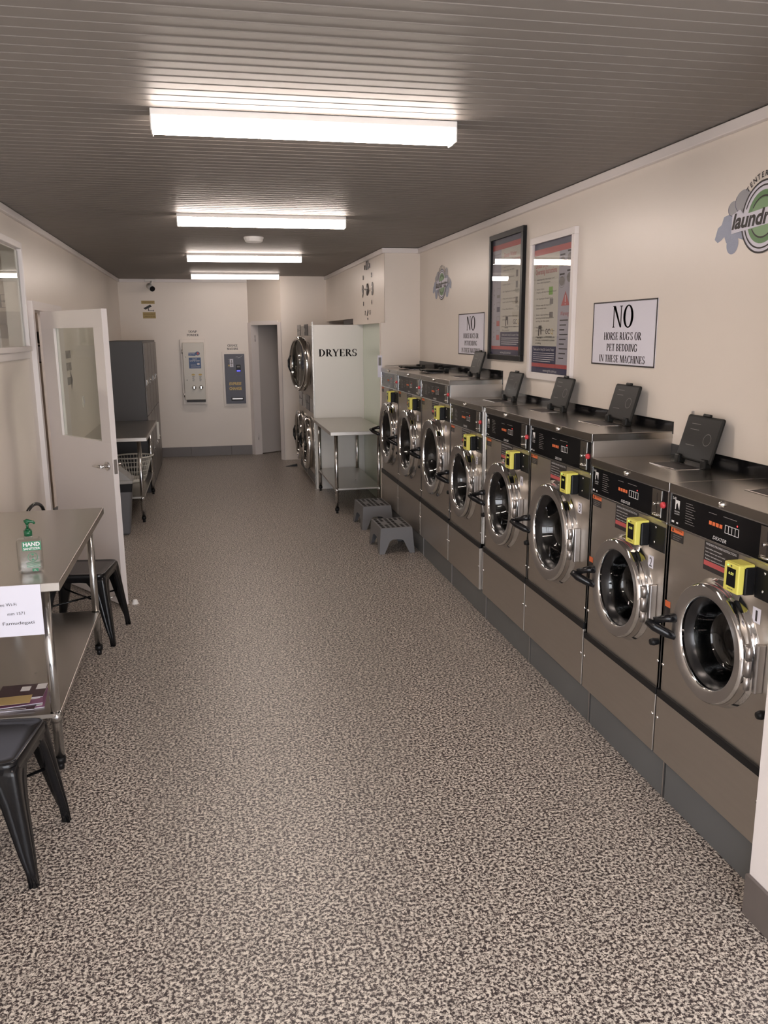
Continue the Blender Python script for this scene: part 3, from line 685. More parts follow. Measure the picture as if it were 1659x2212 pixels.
t = thing('dryer_wedge', 'small black wedge on the floor by the farthest dryer door', 'wedge', (1.15, 12.0, 0))
MB().prism([(-.11, 0), (.06, 0), (.06, .035)], -.03, .03).build('wedge', M['black'], t)
dryer((-2.52, 8.26, 0), 0, 'stacked dryer in the room beyond the left window', 'dryers in the far room')
tag(Ink().text('E', -1.905, 2.21, .125, .10, y=0, serif=True, bold=.05).build('wall_lettering', M['ink'], None), 'black serif letter E on wall beyond the left window', 'lettering').location = (0, 8.845, 0)

# ================================================================== TABLES
def table(loc, w, l, zt, label, zs=.27, rz=0, notch=None, legx=.09, legy=.09):
    """local: x 0..w, y 0..l"""
    t = thing('steel_table', label, 'table', loc, rz, 'stainless steel work tables')
    MB().box(0, w, 0, l, zt-.038, zt, .003).build('table_top', M['steelT'], t)
    x0, x1, y0, y1 = legx, w-legx, legy, l-legy
    MB().box(x0-.02, x1+.02, y0-.02, y1+.02, zs-.020, zs, .002).build('shelf', M['steelT'], t)
    for x in (x0, x1):
        for y in (y0, y1):
            lg = MB().cyl((x, y, .055), (x, y, zt-.036), .0205, n=24).cyl((x, y, zs-.045), (x, y, zs-.0), .0235, n=24).build('leg', M['tube'], t)
            MB().cyl((x, y, .030), (x, y, .058), .023, n=20).cyl((x, y, 0), (x, y, .030), .014, n=16).build('foot', M['black'], lg)
    return t
table((-1.25, 3.505, 0), .605, 1.56, .88, 'stainless steel table at left with the hand sanitizer and paper sign', zs=.27, legx=.078)
table((-1.25, 8.585, 0), .62, 1.755, .88, 'stainless steel table behind the open door, beside the lockers', zs=.27, legx=.085)
table((1.214, 8.54, 0), .60, 1.53, .88, 'stainless steel table below the white DRYERS panel', zs=.27, legx=.07)
cb_ = MB().box(1.735, 1.815, 8.515, 8.537, .80, .895, .006).box(1.722, 1.746, 8.515, 8.54, .72, .86, .005)
tag(cb_.build('corner_guard', M['black']), 'black rubber corner guard on the table by the dryers panel', 'corner guard')

# paper sign taped on the left table edge
t = thing('paper_sign', 'white paper Wi-Fi notice taped to the front edge of the left table', 'sign', (0, 3.500, 0))
MB().box(-1.015, -.7185, 0, .001, .662, .879).build('sheet', M['paper'], t)
k = Ink(); y_ = -.0008
k.text('Free Wi-Fi', -.816, .8005, .0135, al='r', y=y_).text('mm 1571', -.788, .7605, .0135, al='r', y=y_).text('Famudegati', -.754, .7195, .0135, .122, al='r', y=y_)
k.build('sign_lettering', M['ink'], t)

# hand sanitizer
t = thing('hand_sanitizer', 'clear one litre hand sanitizer bottle with green pump on left table', 'bottle', (-.787, 3.70, .880), R(8))
MB().box(-.050, .050, -.032, .032, .001, .150, .012, 3).box(-.018, .018, -.016, .016, .148, .166, .004, 2).build('bottle_body', M['gel'], t)
MB().box(-.046, .046, -.028, .028, .004, .045, .010, 3).build('gel', glassy('hand_gel', (.95, .96, .97)), t)
MB().cyl((0, 0, .160), (0, 0, .185), .017, n=24).cyl((0, 0, .185), (0, 0, .192), .011, n=20).cyl((0, 0, .192), (0, 0, .215), .005).cyl((0, 0, .212), (0, 0, .224), .009, n=16).tube([(-.012, 0, .224), (0, 0, .226), (.024, -.004, .220), (.030, -.005, .212)], [.006, .008, .006, .004], 10).build('pump', M['pump'], t)
lb_ = Ink().rect(-.026, .048, .102, .142, -.0328).rect(.006, .030, .010, .022, -.0328).ring(.012, .073, .020, .020, .002, .002, y=-.0328).disc(.012, .084, .005, .004, -.0328).disc(.012, .062, .005, .004, -.0328)
for i in range(5): lb_.rect(-.015, .040-.004*(i % 2), .048-i*.005, .0498-i*.005, -.0328)
lb_ = lb_.build('front_label', M['label'], t)
Ink().text('HAND', .011, .130, .017, .066, y=-.0334, bold=.03).text('SANITIZER', .011, .111, .010, .066, y=-.0334, bold=.02).text('1L', .018, .016, .008, y=-.0334).build('label_lettering', M['whiteink'], lb_)
Ink().text('CARE', .012, .073, .007, .026, y=-.0334).build('care_lettering', M['pump'], lb_)

# magazines on the lower shelf
def magazine(x, y, z, w, l, th, rz, mt_, label, mark=None):
    t = thing('magazine', label, 'magazine', (x, y, z), rz, 'magazines on the left table shelf')
    MB().box(-w/2, w/2, -l/2, l/2, .001, th-.001).build('pages', M['paper'], t)
    c_ = MB().box(-w/2-.001, w/2+.001, -l/2-.001, l/2+.001, th-.001, th).build('cover', mt_, t)
    if mark: 
        q = MB()
        for a in mark: q.box(a[0], a[1], a[2], a[3], th, th+.0006)
        q.build('cover_print', M['whiteink'], c_)
magazine(-.93, 3.74, .270, .28, .21, .006, R(6), M['cover3'], 'purple and cream magazine at the bottom of the shelf pile', [(.08, .13, -.09, -.06), (.09, .12, -.02, .05)])
magazine(-.95, 3.73, .276, .27, .20, .005, R(-2), M['cover2'], 'dark magazine second from the bottom of the shelf pile', [(-.1, .1, -.095, -.09)])
magazine(-.945, 3.75, .281, .28, .20, .006, R(9), M['cover3'], 'purple magazine in the middle of the shelf pile', [(.09, .13, -.05, -.03)])
magazine(-.90, 3.805, .287, .20, .15, .005, R(0), M['cover2'], 'black magazine with barcode near the table leg', [(.055, .098, .01, .07), (-.01, .03, .0, .05)])
magazine(-.97, 3.70, .292, .25, .085, .003, R(3), M['cover1'], 'small sandy booklet on top of the shelf pile')

# ================================================================== METAL CHAIRS
def chair(loc, rz, label):
    """seat centred on origin, faces +x, low back at -x"""
    t = thing('metal_chair', label, 'chair', loc, rz, 'black metal chairs at the left table')
    s, zt = .182, .455
    def rr(hw, r_, n=5, z=0):
        out = []
        for cx, cy, a in ((hw-r_, hw-r_, 0), (-hw+r_, hw-r_, 90), (-hw+r_, -hw+r_, 180), (hw-r_, -hw+r_, 270)):
            for i in range(n+1): th = R(a+90*i/n); out.append((cx+r_*math.cos(th), cy+r_*math.sin(th), z))
        return out
    b_ = MB(); rings = []
    for hw, r_, z in ((s-.050, .03, zt-.004), (s-.018, .035, zt-.004), (s-.010, .038, zt), (s-.003, .040, zt-.001), (s, .042, zt-.007), (s+.004, .044, zt-.050), (s+.001, .044, zt-.050), (s-.006, .04, zt-.012)):
        rings.append([b_.b.verts.new(p) for p in rr(hw, r_, 5, z)])
    for A, B in zip(rings, rings[1:]):
        for i in range(len(A)):
            f = b_.b.faces.new((A[i], A[(i+1) % len(A)], B[(i+1) % len(A)], B[i])); f.smooth = True
    b_.b.faces.new(rings[0]); b_.b.faces.new(rings[-1][::-1])
    seat = b_.build('seat', M['gloss'], t)
    # legs: sheet-metal corners, broad under the seat, narrowing to a foot
    for sx in (1, -1):
        for sy in (1, -1):
            lb = MB(); rg = []
            for z, cx, cy, w_, tt in ((.440, s-.001, s-.001, .135, .012), (.410, s+.004, s+.004, .115, .016), (.370, s+.008, s+.008, .088, .024), (.31, s+.014, s+.013, .070, .030), (.22, s+.024, s+.020, .057, .032), (.13, s+.034, s+.027, .044, .030), (.075, s+.040, s+.030, .034, .026), (.060, s+.041, s+.030, .030, .026), (.0, s+.046, s+.033, .027, .025)):
                # outline in corner frame, outer corner at (cx, cy)
                r0 = min(.016, w_*.4)
                pts = [(cx-w_, cy), (cx-w_*.66, cy-.002), (cx-w_*.60, cy-.005), (cx-w_*.5, cy)]
                pts += [(cx-r0+r0*math.sin(R(a)), cy-r0+r0*math.cos(R(a))) for a in (0, 30, 60, 90)]
                pts += [(cx, cy-w_*.5), (cx-.005, cy-w_*.60), (cx-.002, cy-w_*.66), (cx, cy-w_), (cx-tt, cy-w_), (cx-tt-.004, cy-tt-.004), (cx-w_, cy-tt)]
                rg.append([lb.b.verts.new((sx*px, sy*py, z)) for px, py in pts])
            for A, B in zip(rg, rg[1:]):
                for i in range(len(A)):
                    f = lb.b.faces.new((A[i], A[(i+1) % len(A)], B[(i+1) % len(A)], B[i])); f.smooth = True
            lb.b.faces.new(rg[0]); lb.b.faces.new(rg[-1])
            lb.build('leg', M['gloss'], t)
    MB().tube([(-s, -s, .25), (s, s, .25)], .006, 8).tube([(-s, s, .262), (s, -s, .262)], .006, 8).build('cross_brace', M['gloss'], t)
    # apron with arched lower edge on every side
    ap = MB()
    for k_ in range(4):
        A = []; n = 12
        for i in range(n+1):
            u = -s+.03+(2*s-.06)*i/n; zz = zt-.05-.03*(abs(u)/(s-.03))**3
            c_, s_ = math.cos(k_*PI/2), math.sin(k_*PI/2)
            A.append([ap.b.verts.new((u*c_-yy*s_, u*s_+yy*c_, z)) for yy, z in ((s+.001, zt-.03), (s+.003, zz), (s-.003, zz), (s-.005, zt-.03))])
        for P_, Q_ in zip(A, A[1:]):
            for i in range(4): ap.b.faces.new((P_[i], P_[(i+1) % 4], Q_[(i+1) % 4], Q_[i]))
    ap.build('apron', M['gloss'], t)
    # back hoop and central splat
    hp = [(-s+.06, -s+.005, .44), (-s-.0, -s-.01, .55), (-s-.05, -s-.005, .70)]+[(-s-.075+.0*a, -(s-.005)*math.cos(R(a)), .76+.10*math.sin(R(a))) for a in range(0, 181, 15)]+[(-s-.05, s+.005, .70), (-s, s+.01, .55), (-s+.06, s-.005, .44)]
    bk_ = MB().tube(hp, .011, 12).build('back_hoop', M['gloss'], t)
    MB().prism([(-.05, 0), (.05, 0), (.035, .40), (-.035, .40)], -.004, .004).build('back_splat', M['gloss'], t)
    sp = [q for q in bpy.data.objects if q.parent == t and q.name.startswith('back_splat')][0]
    sp.location = (-s-.005, 0, .445); sp.rotation_euler = (R(0), R(0), R(90)); sp.rotation_euler = (R(9), 0, R(90))
    return t
chair((-.868, 2.985, 0), R(-7), 'black metal chair in front of the left table, cut by the frame')
chair((-.838, 5.325, 0), R(-8), 'black metal chair behind the left table, beside the open door')

# ================================================================== STEP STOOLS
def step(loc, rz, label):
    t = thing('step_stool', label, 'step stool', loc, rz, 'grey plastic step stools by the washers')
    H = .228; W_, L_ = .315, .44; w2, l2 = .282, .40
    b_ = MB()
    # perforated top: grid strips with holes as dark insets in a child part
    b_.box(-w2/2, w2/2, -l2/2, l2/2, H-.016, H, .005)
    def side(a0, a1, dirx):
        # a panel with an arch, leaning outwards
        n = 14; wt, wb = a0, a1
        up = []; dn = []
        for i in range(n+1):
            u = -1+2*i/n; x_t = u*wt/2; arch = .60
            if abs(u) < arch:
                zz = .125*math.sqrt(max(0, 1-(u/arch)**4)); 
            else: zz = 0.0
            k_ = (H-.010-zz)/(H-.010); xx = u*(wt+(wb-wt)*k_)/2
            up.append((x_t, 0.0, H-.010)); dn.append((xx, k_, zz))
        return up, dn
    for ax in (0, 1):
        for sg in (1, -1):
            wt, wb, d0, d1 = (w2, W_, l2/2, L_/2) if ax == 0 else (l2, L_, w2/2, W_/2)
            up_, dn_ = side(wt, wb, ax); V = []
            for off in (0, -.006):
                row = []
                for (ux, _, uz), (dx, k_, dz) in zip(up_, dn_):
                    pu = (ux, sg*(d0+off), uz); pdn = (dx, sg*(d0+(d1-d0)*k_+off), dz)
                    if ax == 1: pu = (pu[1], pu[0], pu[2]); pdn = (pdn[1], pdn[0], pdn[2])
                    row.append((b_.b.verts.new(pu), b_.b.verts.new(pdn)))
                V.append(row)
            for i in range(len(V[0])-1):
                b_.b.faces.new((V[0][i][0], V[0][i+1][0], V[0][i+1][1], V[0][i][1]))
                b_.b.faces.new((V[1][i][0], V[1][i+1][0], V[1][i+1][1], V[1][i][1]))
                b_.b.faces.new((V[0][i][1], V[0][i+1][1], V[1][i+1][1], V[1][i][1]))
    b_.build('step_body', M['stepm'], t)
    hm = MB().box(-.013, .013, -.012, .012, -.004, .0006).build('grip_hole', M['hole'], t); first = True
    for i in range(6):
        for j in range(9):
            if (i in (1, 4)) and j in (3, 4, 5, 6) and (i+j) % 2 == 0: continue
            if (i in (1, 4)) and j in (3, 4, 5): continue
            x_, y_ = -.112+i*.045, -.165+j*.041
            ho = hm if first else hm.copy(); first = False
            if ho is not hm: COL.objects.link(ho)
            ho.location = (x_, y_, H)
    return t
step((1.535, 7.065, 0), R(1), 'grey plastic step stool with slotted top, the nearer one')
step((1.550, 8.010, 0), R(2), 'grey plastic step stool with slotted top, the farther one near the steel table')

# ================================================================== LOCKERS, BIN, BASKET
t = thing('locker_cabinet', 'dark grey bank of metal lockers against the left wall', 'lockers', (-.733, 12.76, 0), R(-90+180))
# local x runs towards the camera after the half-turn: front faces +world x
LL = 2.41
t.rotation_euler = (0, 0, R(90)); t.location = (-.733, 10.355, 0)
MB().box(0, LL, .004, .52, 0, 1.811, .003).build('cabinet_body', M['locker'], t)
n_ = 4; cw = LL/n_
for i in range(n_):
    for j, (z0, z1) in enumerate(((.06, .925), (.935, 1.785))):
        x0 = i*cw+.022; x1 = (i+1)*cw-.016
        if True:
            d = MB().box(x0, x1, -.010, .004, z0, z1, .003).build('locker_door', M['lockerd'], t)
            zl = 1.325 if j else .465
            MB().box(x0+.03, x0+.075, -.016, -.010, zl-.035, zl+.03, .002).tube([(x0+.04, -.016, zl+.03), (x0+.04, -.030, zl-.02), (x0+.068, -.030, zl-.02), (x0+.068, -.016, zl+.03)], .004, 8).build('latch', M['tube'], d)
            k = Ink()
            for v_ in range(3): k.rect(x0+.15+v_*.12, x0+.16+v_*.12, z1-.10, z1-.03, -.0108).rect(x0+.15+v_*.12, x0+.16+v_*.12, z0+.03, z0+.10, -.0108)
            k.rect(x0+.035, x0+.07, zl-.10, zl-.06, -.0108)
            k.build('vent_slots', M['ink'], d)
t = thing('waste_bin', 'grey plastic swing-lid bin behind the open white door', 'bin', (-1.0, 8.25, 0), R(3))
MB().box(-.235, .235, -.17, .17, 0, .50, .02, 3, taper=(.80, .82)).build('bin_body', M['bin'], t)
MB().box(-.236, .236, -.171, .171, .42, .50, .004, 1, taper=(.972, .972)).build('liner_band', M['black'], t)
MB().box(-.245, .245, -.18, .18, .50, .535, .010, 2).build('lid_rim', M['binlid'], t)
MB().prism([(-.22, .53), (.23, .53), (.19, .575), (.08, .665), (-.08, .665), (-.19, .575)], -.16, .16).build('swing_lid', M['binlid'], t)
# laundry basket on the lower shelf
t = thing('laundry_basket', 'white plastic laundry basket on the shelf beside the lockers', 'basket', (-.875, 9.62, .271))
b_ = MB()
def oval(z, a, b2, n=40): return [(a*math.cos(2*PI*i/n), b2*math.sin(2*PI*i/n), z) for i in range(n)]
HB = .285
lv = lambda f: (.125+.085*f, .115+.075*f)
b_.tube(oval(HB, *lv(1.02)), .009, 8, closed=True)
for f in (.26, .46, .66, .84): b_.tube(oval(HB*f, *lv(f)), .0035, 6, closed=True)
for i in range(36):
    th = 2*PI*i/36; c_, s_ = math.cos(th), math.sin(th)
    a0, b0 = lv(.1); a1, b1 = lv(1.0); b_.tube([(a0*c_, b0*s_, HB*.1), (a1*c_, b1*s_, HB)], .0032, 6)
b_.lathe((0, 0, 0), [(.0, 0), (.118, 0), (.126, .012), (.133, .04), (.128, .04), (.118, .014), (0, .006)], 'z', 40, sx=1.0)
b_.build('basket_body', M['basket'], t)
hn_ = MB()
for sg in (1, -1): hn_.tube([(sg*.205, -.06, HB+.002), (sg*.228, -.03, HB+.008), (sg*.228, .03, HB+.008), (sg*.205, .06, HB+.002)], .008, 8)
hn_.build('grip', M['basket'], t)
t = thing('paper_strip', 'narrow pale paper strip hanging beside the lockers above the table edge', 'paper', (-.60, 10.30, .66))
MB().box(-.03, -.005, 0, .002, 0, .205).build('strip', M['basket'], t)

# ================================================================== BACK WALL ITEMS
def wt(name, label, cat, x, z, rz=0, y=YB): return thing(name, label, cat, (x, y, z), rz)
t = wt('soap_dispenser', 'cream soap powder vending cabinet with two coin knobs', 'soap dispenser', -.19, .85)
MB().box(-.205, .17, -.06, -.001, -.03, .966, .003).build('surround_frame', M['wall'], t)
MB().box(-.172, .148, -.112, -.06, .045, .915, .006).build('cabinet', M['mach2'], t)
MB().box(-.148, .140, -.110, -.06, .010, .044).build('outlet_slot', M['ink'], t)
hg = MB()
for z in (.12, .78): hg.cyl((-.178, -.10, z-.03), (-.178, -.10, z+.03), .010)
hg.build('hinge', M['satin'], t)
s_ = Ink().rect(-.085, .095, .525, .690, -.1128).build('blue_notice', M['blue'], t)
Ink().text('SOAP', .005, .668, .020, .07, y=-.1136).text('DISPENSER', .005, .642, .020, .150, y=-.1136).disc(.055, .592, .022, .014, -.1136).rect(-.06, .02, .575, .579, -.1136).rect(-.06, .08, .545, .549, -.1136).build('notice_lettering', M['whiteink'], s_)
s_ = Ink().pg([(-.09, .72), (.02, .715), (.02, .765), (-.085, .765)], -.1128).disc(.05, .75, .036, .030, -.1128).build('logo_badge', M['blue'], t)
Ink().text('Express', -.035, .75, .018, .09, y=-.1136, shear=.2).build('logo_lettering', M['whiteink'], s_)
Ink().disc(.055, .752, .015, .018, -.1136).build('logo_dot', M['stkred'], s_)
for x in (-.03, .075):
    s_ = Ink().disc(x, .43, .026, .014, -.1128).build('gold_badge', M['gold'], t)
    k = Ink()
    for i in range(6): k.rect(x-.018+.004*(i % 2), x+.02-.005*(i % 3), .400-i*.014, .407-i*.014, -.1128)
    k.build('printed_column', M['grey'], t)
    kn = MB().lathe((x+.005, -.112, .235), [(.034, 0), (.034, -.006), (.024, -.010), (.022, -.040), (.0, -.042)], 'y', 24).build('coin_knob', M['chrome'], t)
    MB().box(x-.004, x+.014, -.160, -.150, .215, .255, .002).build('knob_lever', M['chrome'], kn)
MB().lathe((-.13, -.112, .70), [(0, -.004), (.007, -.003), (.008, 0)], 'y', 12).lathe((-.125, -.112, .35), [(0, -.004), (.007, -.003), (.008, 0)], 'y', 12).build('locks', M['satin'], t)
t = wt('change_machine', 'dark slate change machine with gold EXPRESS CHANGE lettering', 'change machine', .415, .80)
MB().box(-.185, .18, -.03, -.001, -.02, .82, .002).build('surround_frame', M['wall'], t)
MB().box(-.152, .155, -.055, -.03, .018, .785, .003).build('face_panel', M['mach'], t)
Ink().text('EXPRESS', .0, .330, .044, .185, y=-.0558, shear=.15, bold=.04).text('CHANGE', .0, .255, .044, .190, y=-.0558, bold=.05).build('gold_lettering', M['gold'], t)
MB().box(-.072, -.018, -.059, -.055, .585, .710, .002).build('coin_plate', M['paper'], t)
Ink().rect(-.048, -.040, .660, .695, -.0596).rect(-.060, -.028, .640, .652, -.0596).rect(-.047, -.041, .595, .630, -.0596).build('coin_slot', M['ink'], t)
Ink().disc(-.088, .700, .007, .007, -.0558).disc(-.088, .665, .007, .007, -.0558).build('price_dots', M['grey'], t)
Ink().rect(-.097, -.074, .597, .622, -.0558).build('gold_tag', M['gold'], t)
rd = MB().box(.025, .092, -.066, -.055, .515, .620, .004).build('note_reader', M['black'], t)
Ink().rect(.032, .085, .518, .534, -.0668).build('lit_bar', M['led_b'], rd)
Ink().rect(.036, .080, .580, .605, -.0668).build('reader_window', M['grey'], rd)
Ink().text('$5 $10', .06, .455, .022, .08, y=-.0558).build('note_lettering', mat('violet_print', (.09, .085, .22), .5), t)
k = Ink().text('ams', .04, .742, .012, .035, y=-.0558)
for i in range(8): k.pg([(.055+.009*i, .724+.0006*i*i), (.064+.009*i, .724+.0006*(i+1)**2), (.064+.009*i, .727+.0006*(i+1)**2), (.055+.009*i, .727+.0006*i*i)], -.0558)
k.build('logo_lettering', M['whiteink'], t)
MB().box(-.07, .118, -.062, -.055, .065, .115, .003).build('coin_tray', M['smoke'], t)
Ink().rect(-.055, .105, .085, .105, -.0628).build('tray_opening', M['satin'], t)
for nm_, lab, l1, l2, x, z in (('wall_lettering', 'black SOAP POWDER lettering on the back wall above the cream dispenser', 'SOAP', 'POWDER', -.196, 1.930), ('wall_lettering', 'black CHANGE MACHINE lettering on the back wall above the slate machine', 'CHANGE', 'MACHINE', .398, 1.715)):
    wdt = (.125, .178) if l1 == 'SOAP' else (.155, .170)
    o = Ink().text(l1, 0, .0, .034, wdt[0], serif=True, bold=.05).text(l2, 0, -.052, .034, wdt[1], serif=True, bold=.05).build(nm_, M['ink'], None)
    o.location = (x, YB-.0015, z); tag(o, lab, 'lettering')
t = wt('camera_sign', 'yellow and white security camera warning sign high on the back wall', 'sign', -.83, 2.13)
MB().box(-.10, .10, -.002, -.0005, 0, .265).build('sign_face', M['wall'], t)
Ink().rect(-.10, .095, .215, .260, -.0028).rect(-.088, .100, .0, .092, -.0028).build('yellow_bands', M['tan'], t)
k = Ink().pg([(-.075, .150), (-.045, .130), (.050, .175), (.028, .205)], -.0028).rect(-.008, .004, .112, .150, -.0028).rect(.0, .072, .112, .118, -.0028).rect(.068, .076, .104, .126, -.0028)
k.build('camera_symbol', M['ink'], t)
Ink().text('MONITORED BY', 0, .238, .020, .16, y=-.0034).text('SURVEILLANCE', .006, .064, .020, .16, y=-.0034).text('CAMERAS IN USE', .006, .028, .020, .165, y=-.0034).build('sign_lettering', mat('brown_ink', (.16, .09, .02), .5), t)
t = wt('security_camera', 'small security camera under the ceiling in the left back corner', 'camera', -.79, 2.66)
MB().box(-.07, .09, -.06, -.001, .0, .048, .01).cyl((.03, -.05, .01), (.02, -.09, -.06), .018, n=16).build('camera_mount', M['plastic'], t)
MB().cyl((-.01, -.04, -.055), (.045, -.19, -.105), .042, n=24).build('camera_body', M['plastic'], t)
MB().cyl((.045, -.19, -.105), (.047, -.195, -.107), .040, n=24).build('camera_lens', M['black'], t)

t = thing('framed_notice', 'small black framed notice beyond the gap beside the open door', 'notice', (-1.60, 8.849, 1.62))
MB().box(-.06, .04, -.012, 0, .19, .30, .002).box(-.06, .04, -.012, 0, .0, .17, .002).build('frame', M['ink'], t)
Ink().rect(-.050, .030, .012, .158, -.0128).build('sheet', M['paper'], t)
# things on the left wall behind the door glass
def lw(name, label, cat, y, z): 
    t = thing(name, label, cat, (XL, y, z), R(90)); return t
t = lw('wall_arrow_sign', 'grey marks and arrow on left wall seen through the door glass', 'sign', 8.14, 1.40)
k = Ink()
for zz in (.275, .165):
    for i in range(7): k.rect(-.25+i*.073, -.25+i*.073+.050, zz, zz+.070, -.0015)
k.build('arrow_sign_marks', M['grey'], t)
Ink().rect(-.26, .19, .035, .105, -.0015).pg([(.15, -.02), (.27, .07), (.15, .16)], -.0015).build('arrow', M['grey'], t)
t = lw('light_switch', 'round-cornered white light switch on the left wall past the door', 'light switch', 8.95, 1.17)
MB().box(-.06, .06, -.010, -.0005, 0, .11, .004).build('switch_plate', M['plastic'], t)
MB().box(-.012, .012, -.015, -.010, .035, .075, .002).build('rocker', M['paper'], t)

# ================================================================== RIGHT WALL ITEMS (local x runs towards the camera)
def rw(name, label, cat, y, z, g=None): return thing(name, label, cat, (XR, y, z), R(-90), g)
def nosign(y, z, label):
    t = rw('no_sign', label, 'sign', y, z, 'framed NO signs above the washers')
    w, h = .69, .335
    MB().box(-w/2, w/2, -.004, -.0005, 0, h, .001).build('sign_board', M['paper'], t)
    f = MB()
    for a, b2, c_, d_ in ((-w/2, w/2, 0, .007), (-w/2, w/2, h-.007, h), (-w/2, -w/2+.007, 0, h), (w/2-.007, w/2, 0, h)): f.box(a, b2, -.006, -.0035, c_, d_)
    f.build('sign_border', M['ink'], t)
    y_ = -.0046
    Ink().text('NO', 0, .254, .112, .225, y=y_, serif=True, bold=.02).text("HORSE RUG'S OR", 0, .153, .040, .41, y=y_, serif=True, bold=.05).text('PET BEDDING', 0, .094, .038, .335, y=y_, serif=True, bold=.05).text('IN THESE MACHINES', 0, .035, .038, .50, y=y_, serif=True, bold=.05).build('sign_lettering', M['ink'], t)
nosign(4.115, 1.700, 'white NO horse rugs sign at right, between poster and big logo')
nosign(6.72, 1.700, 'white NO horse rugs sign farther back, left of the black framed poster')

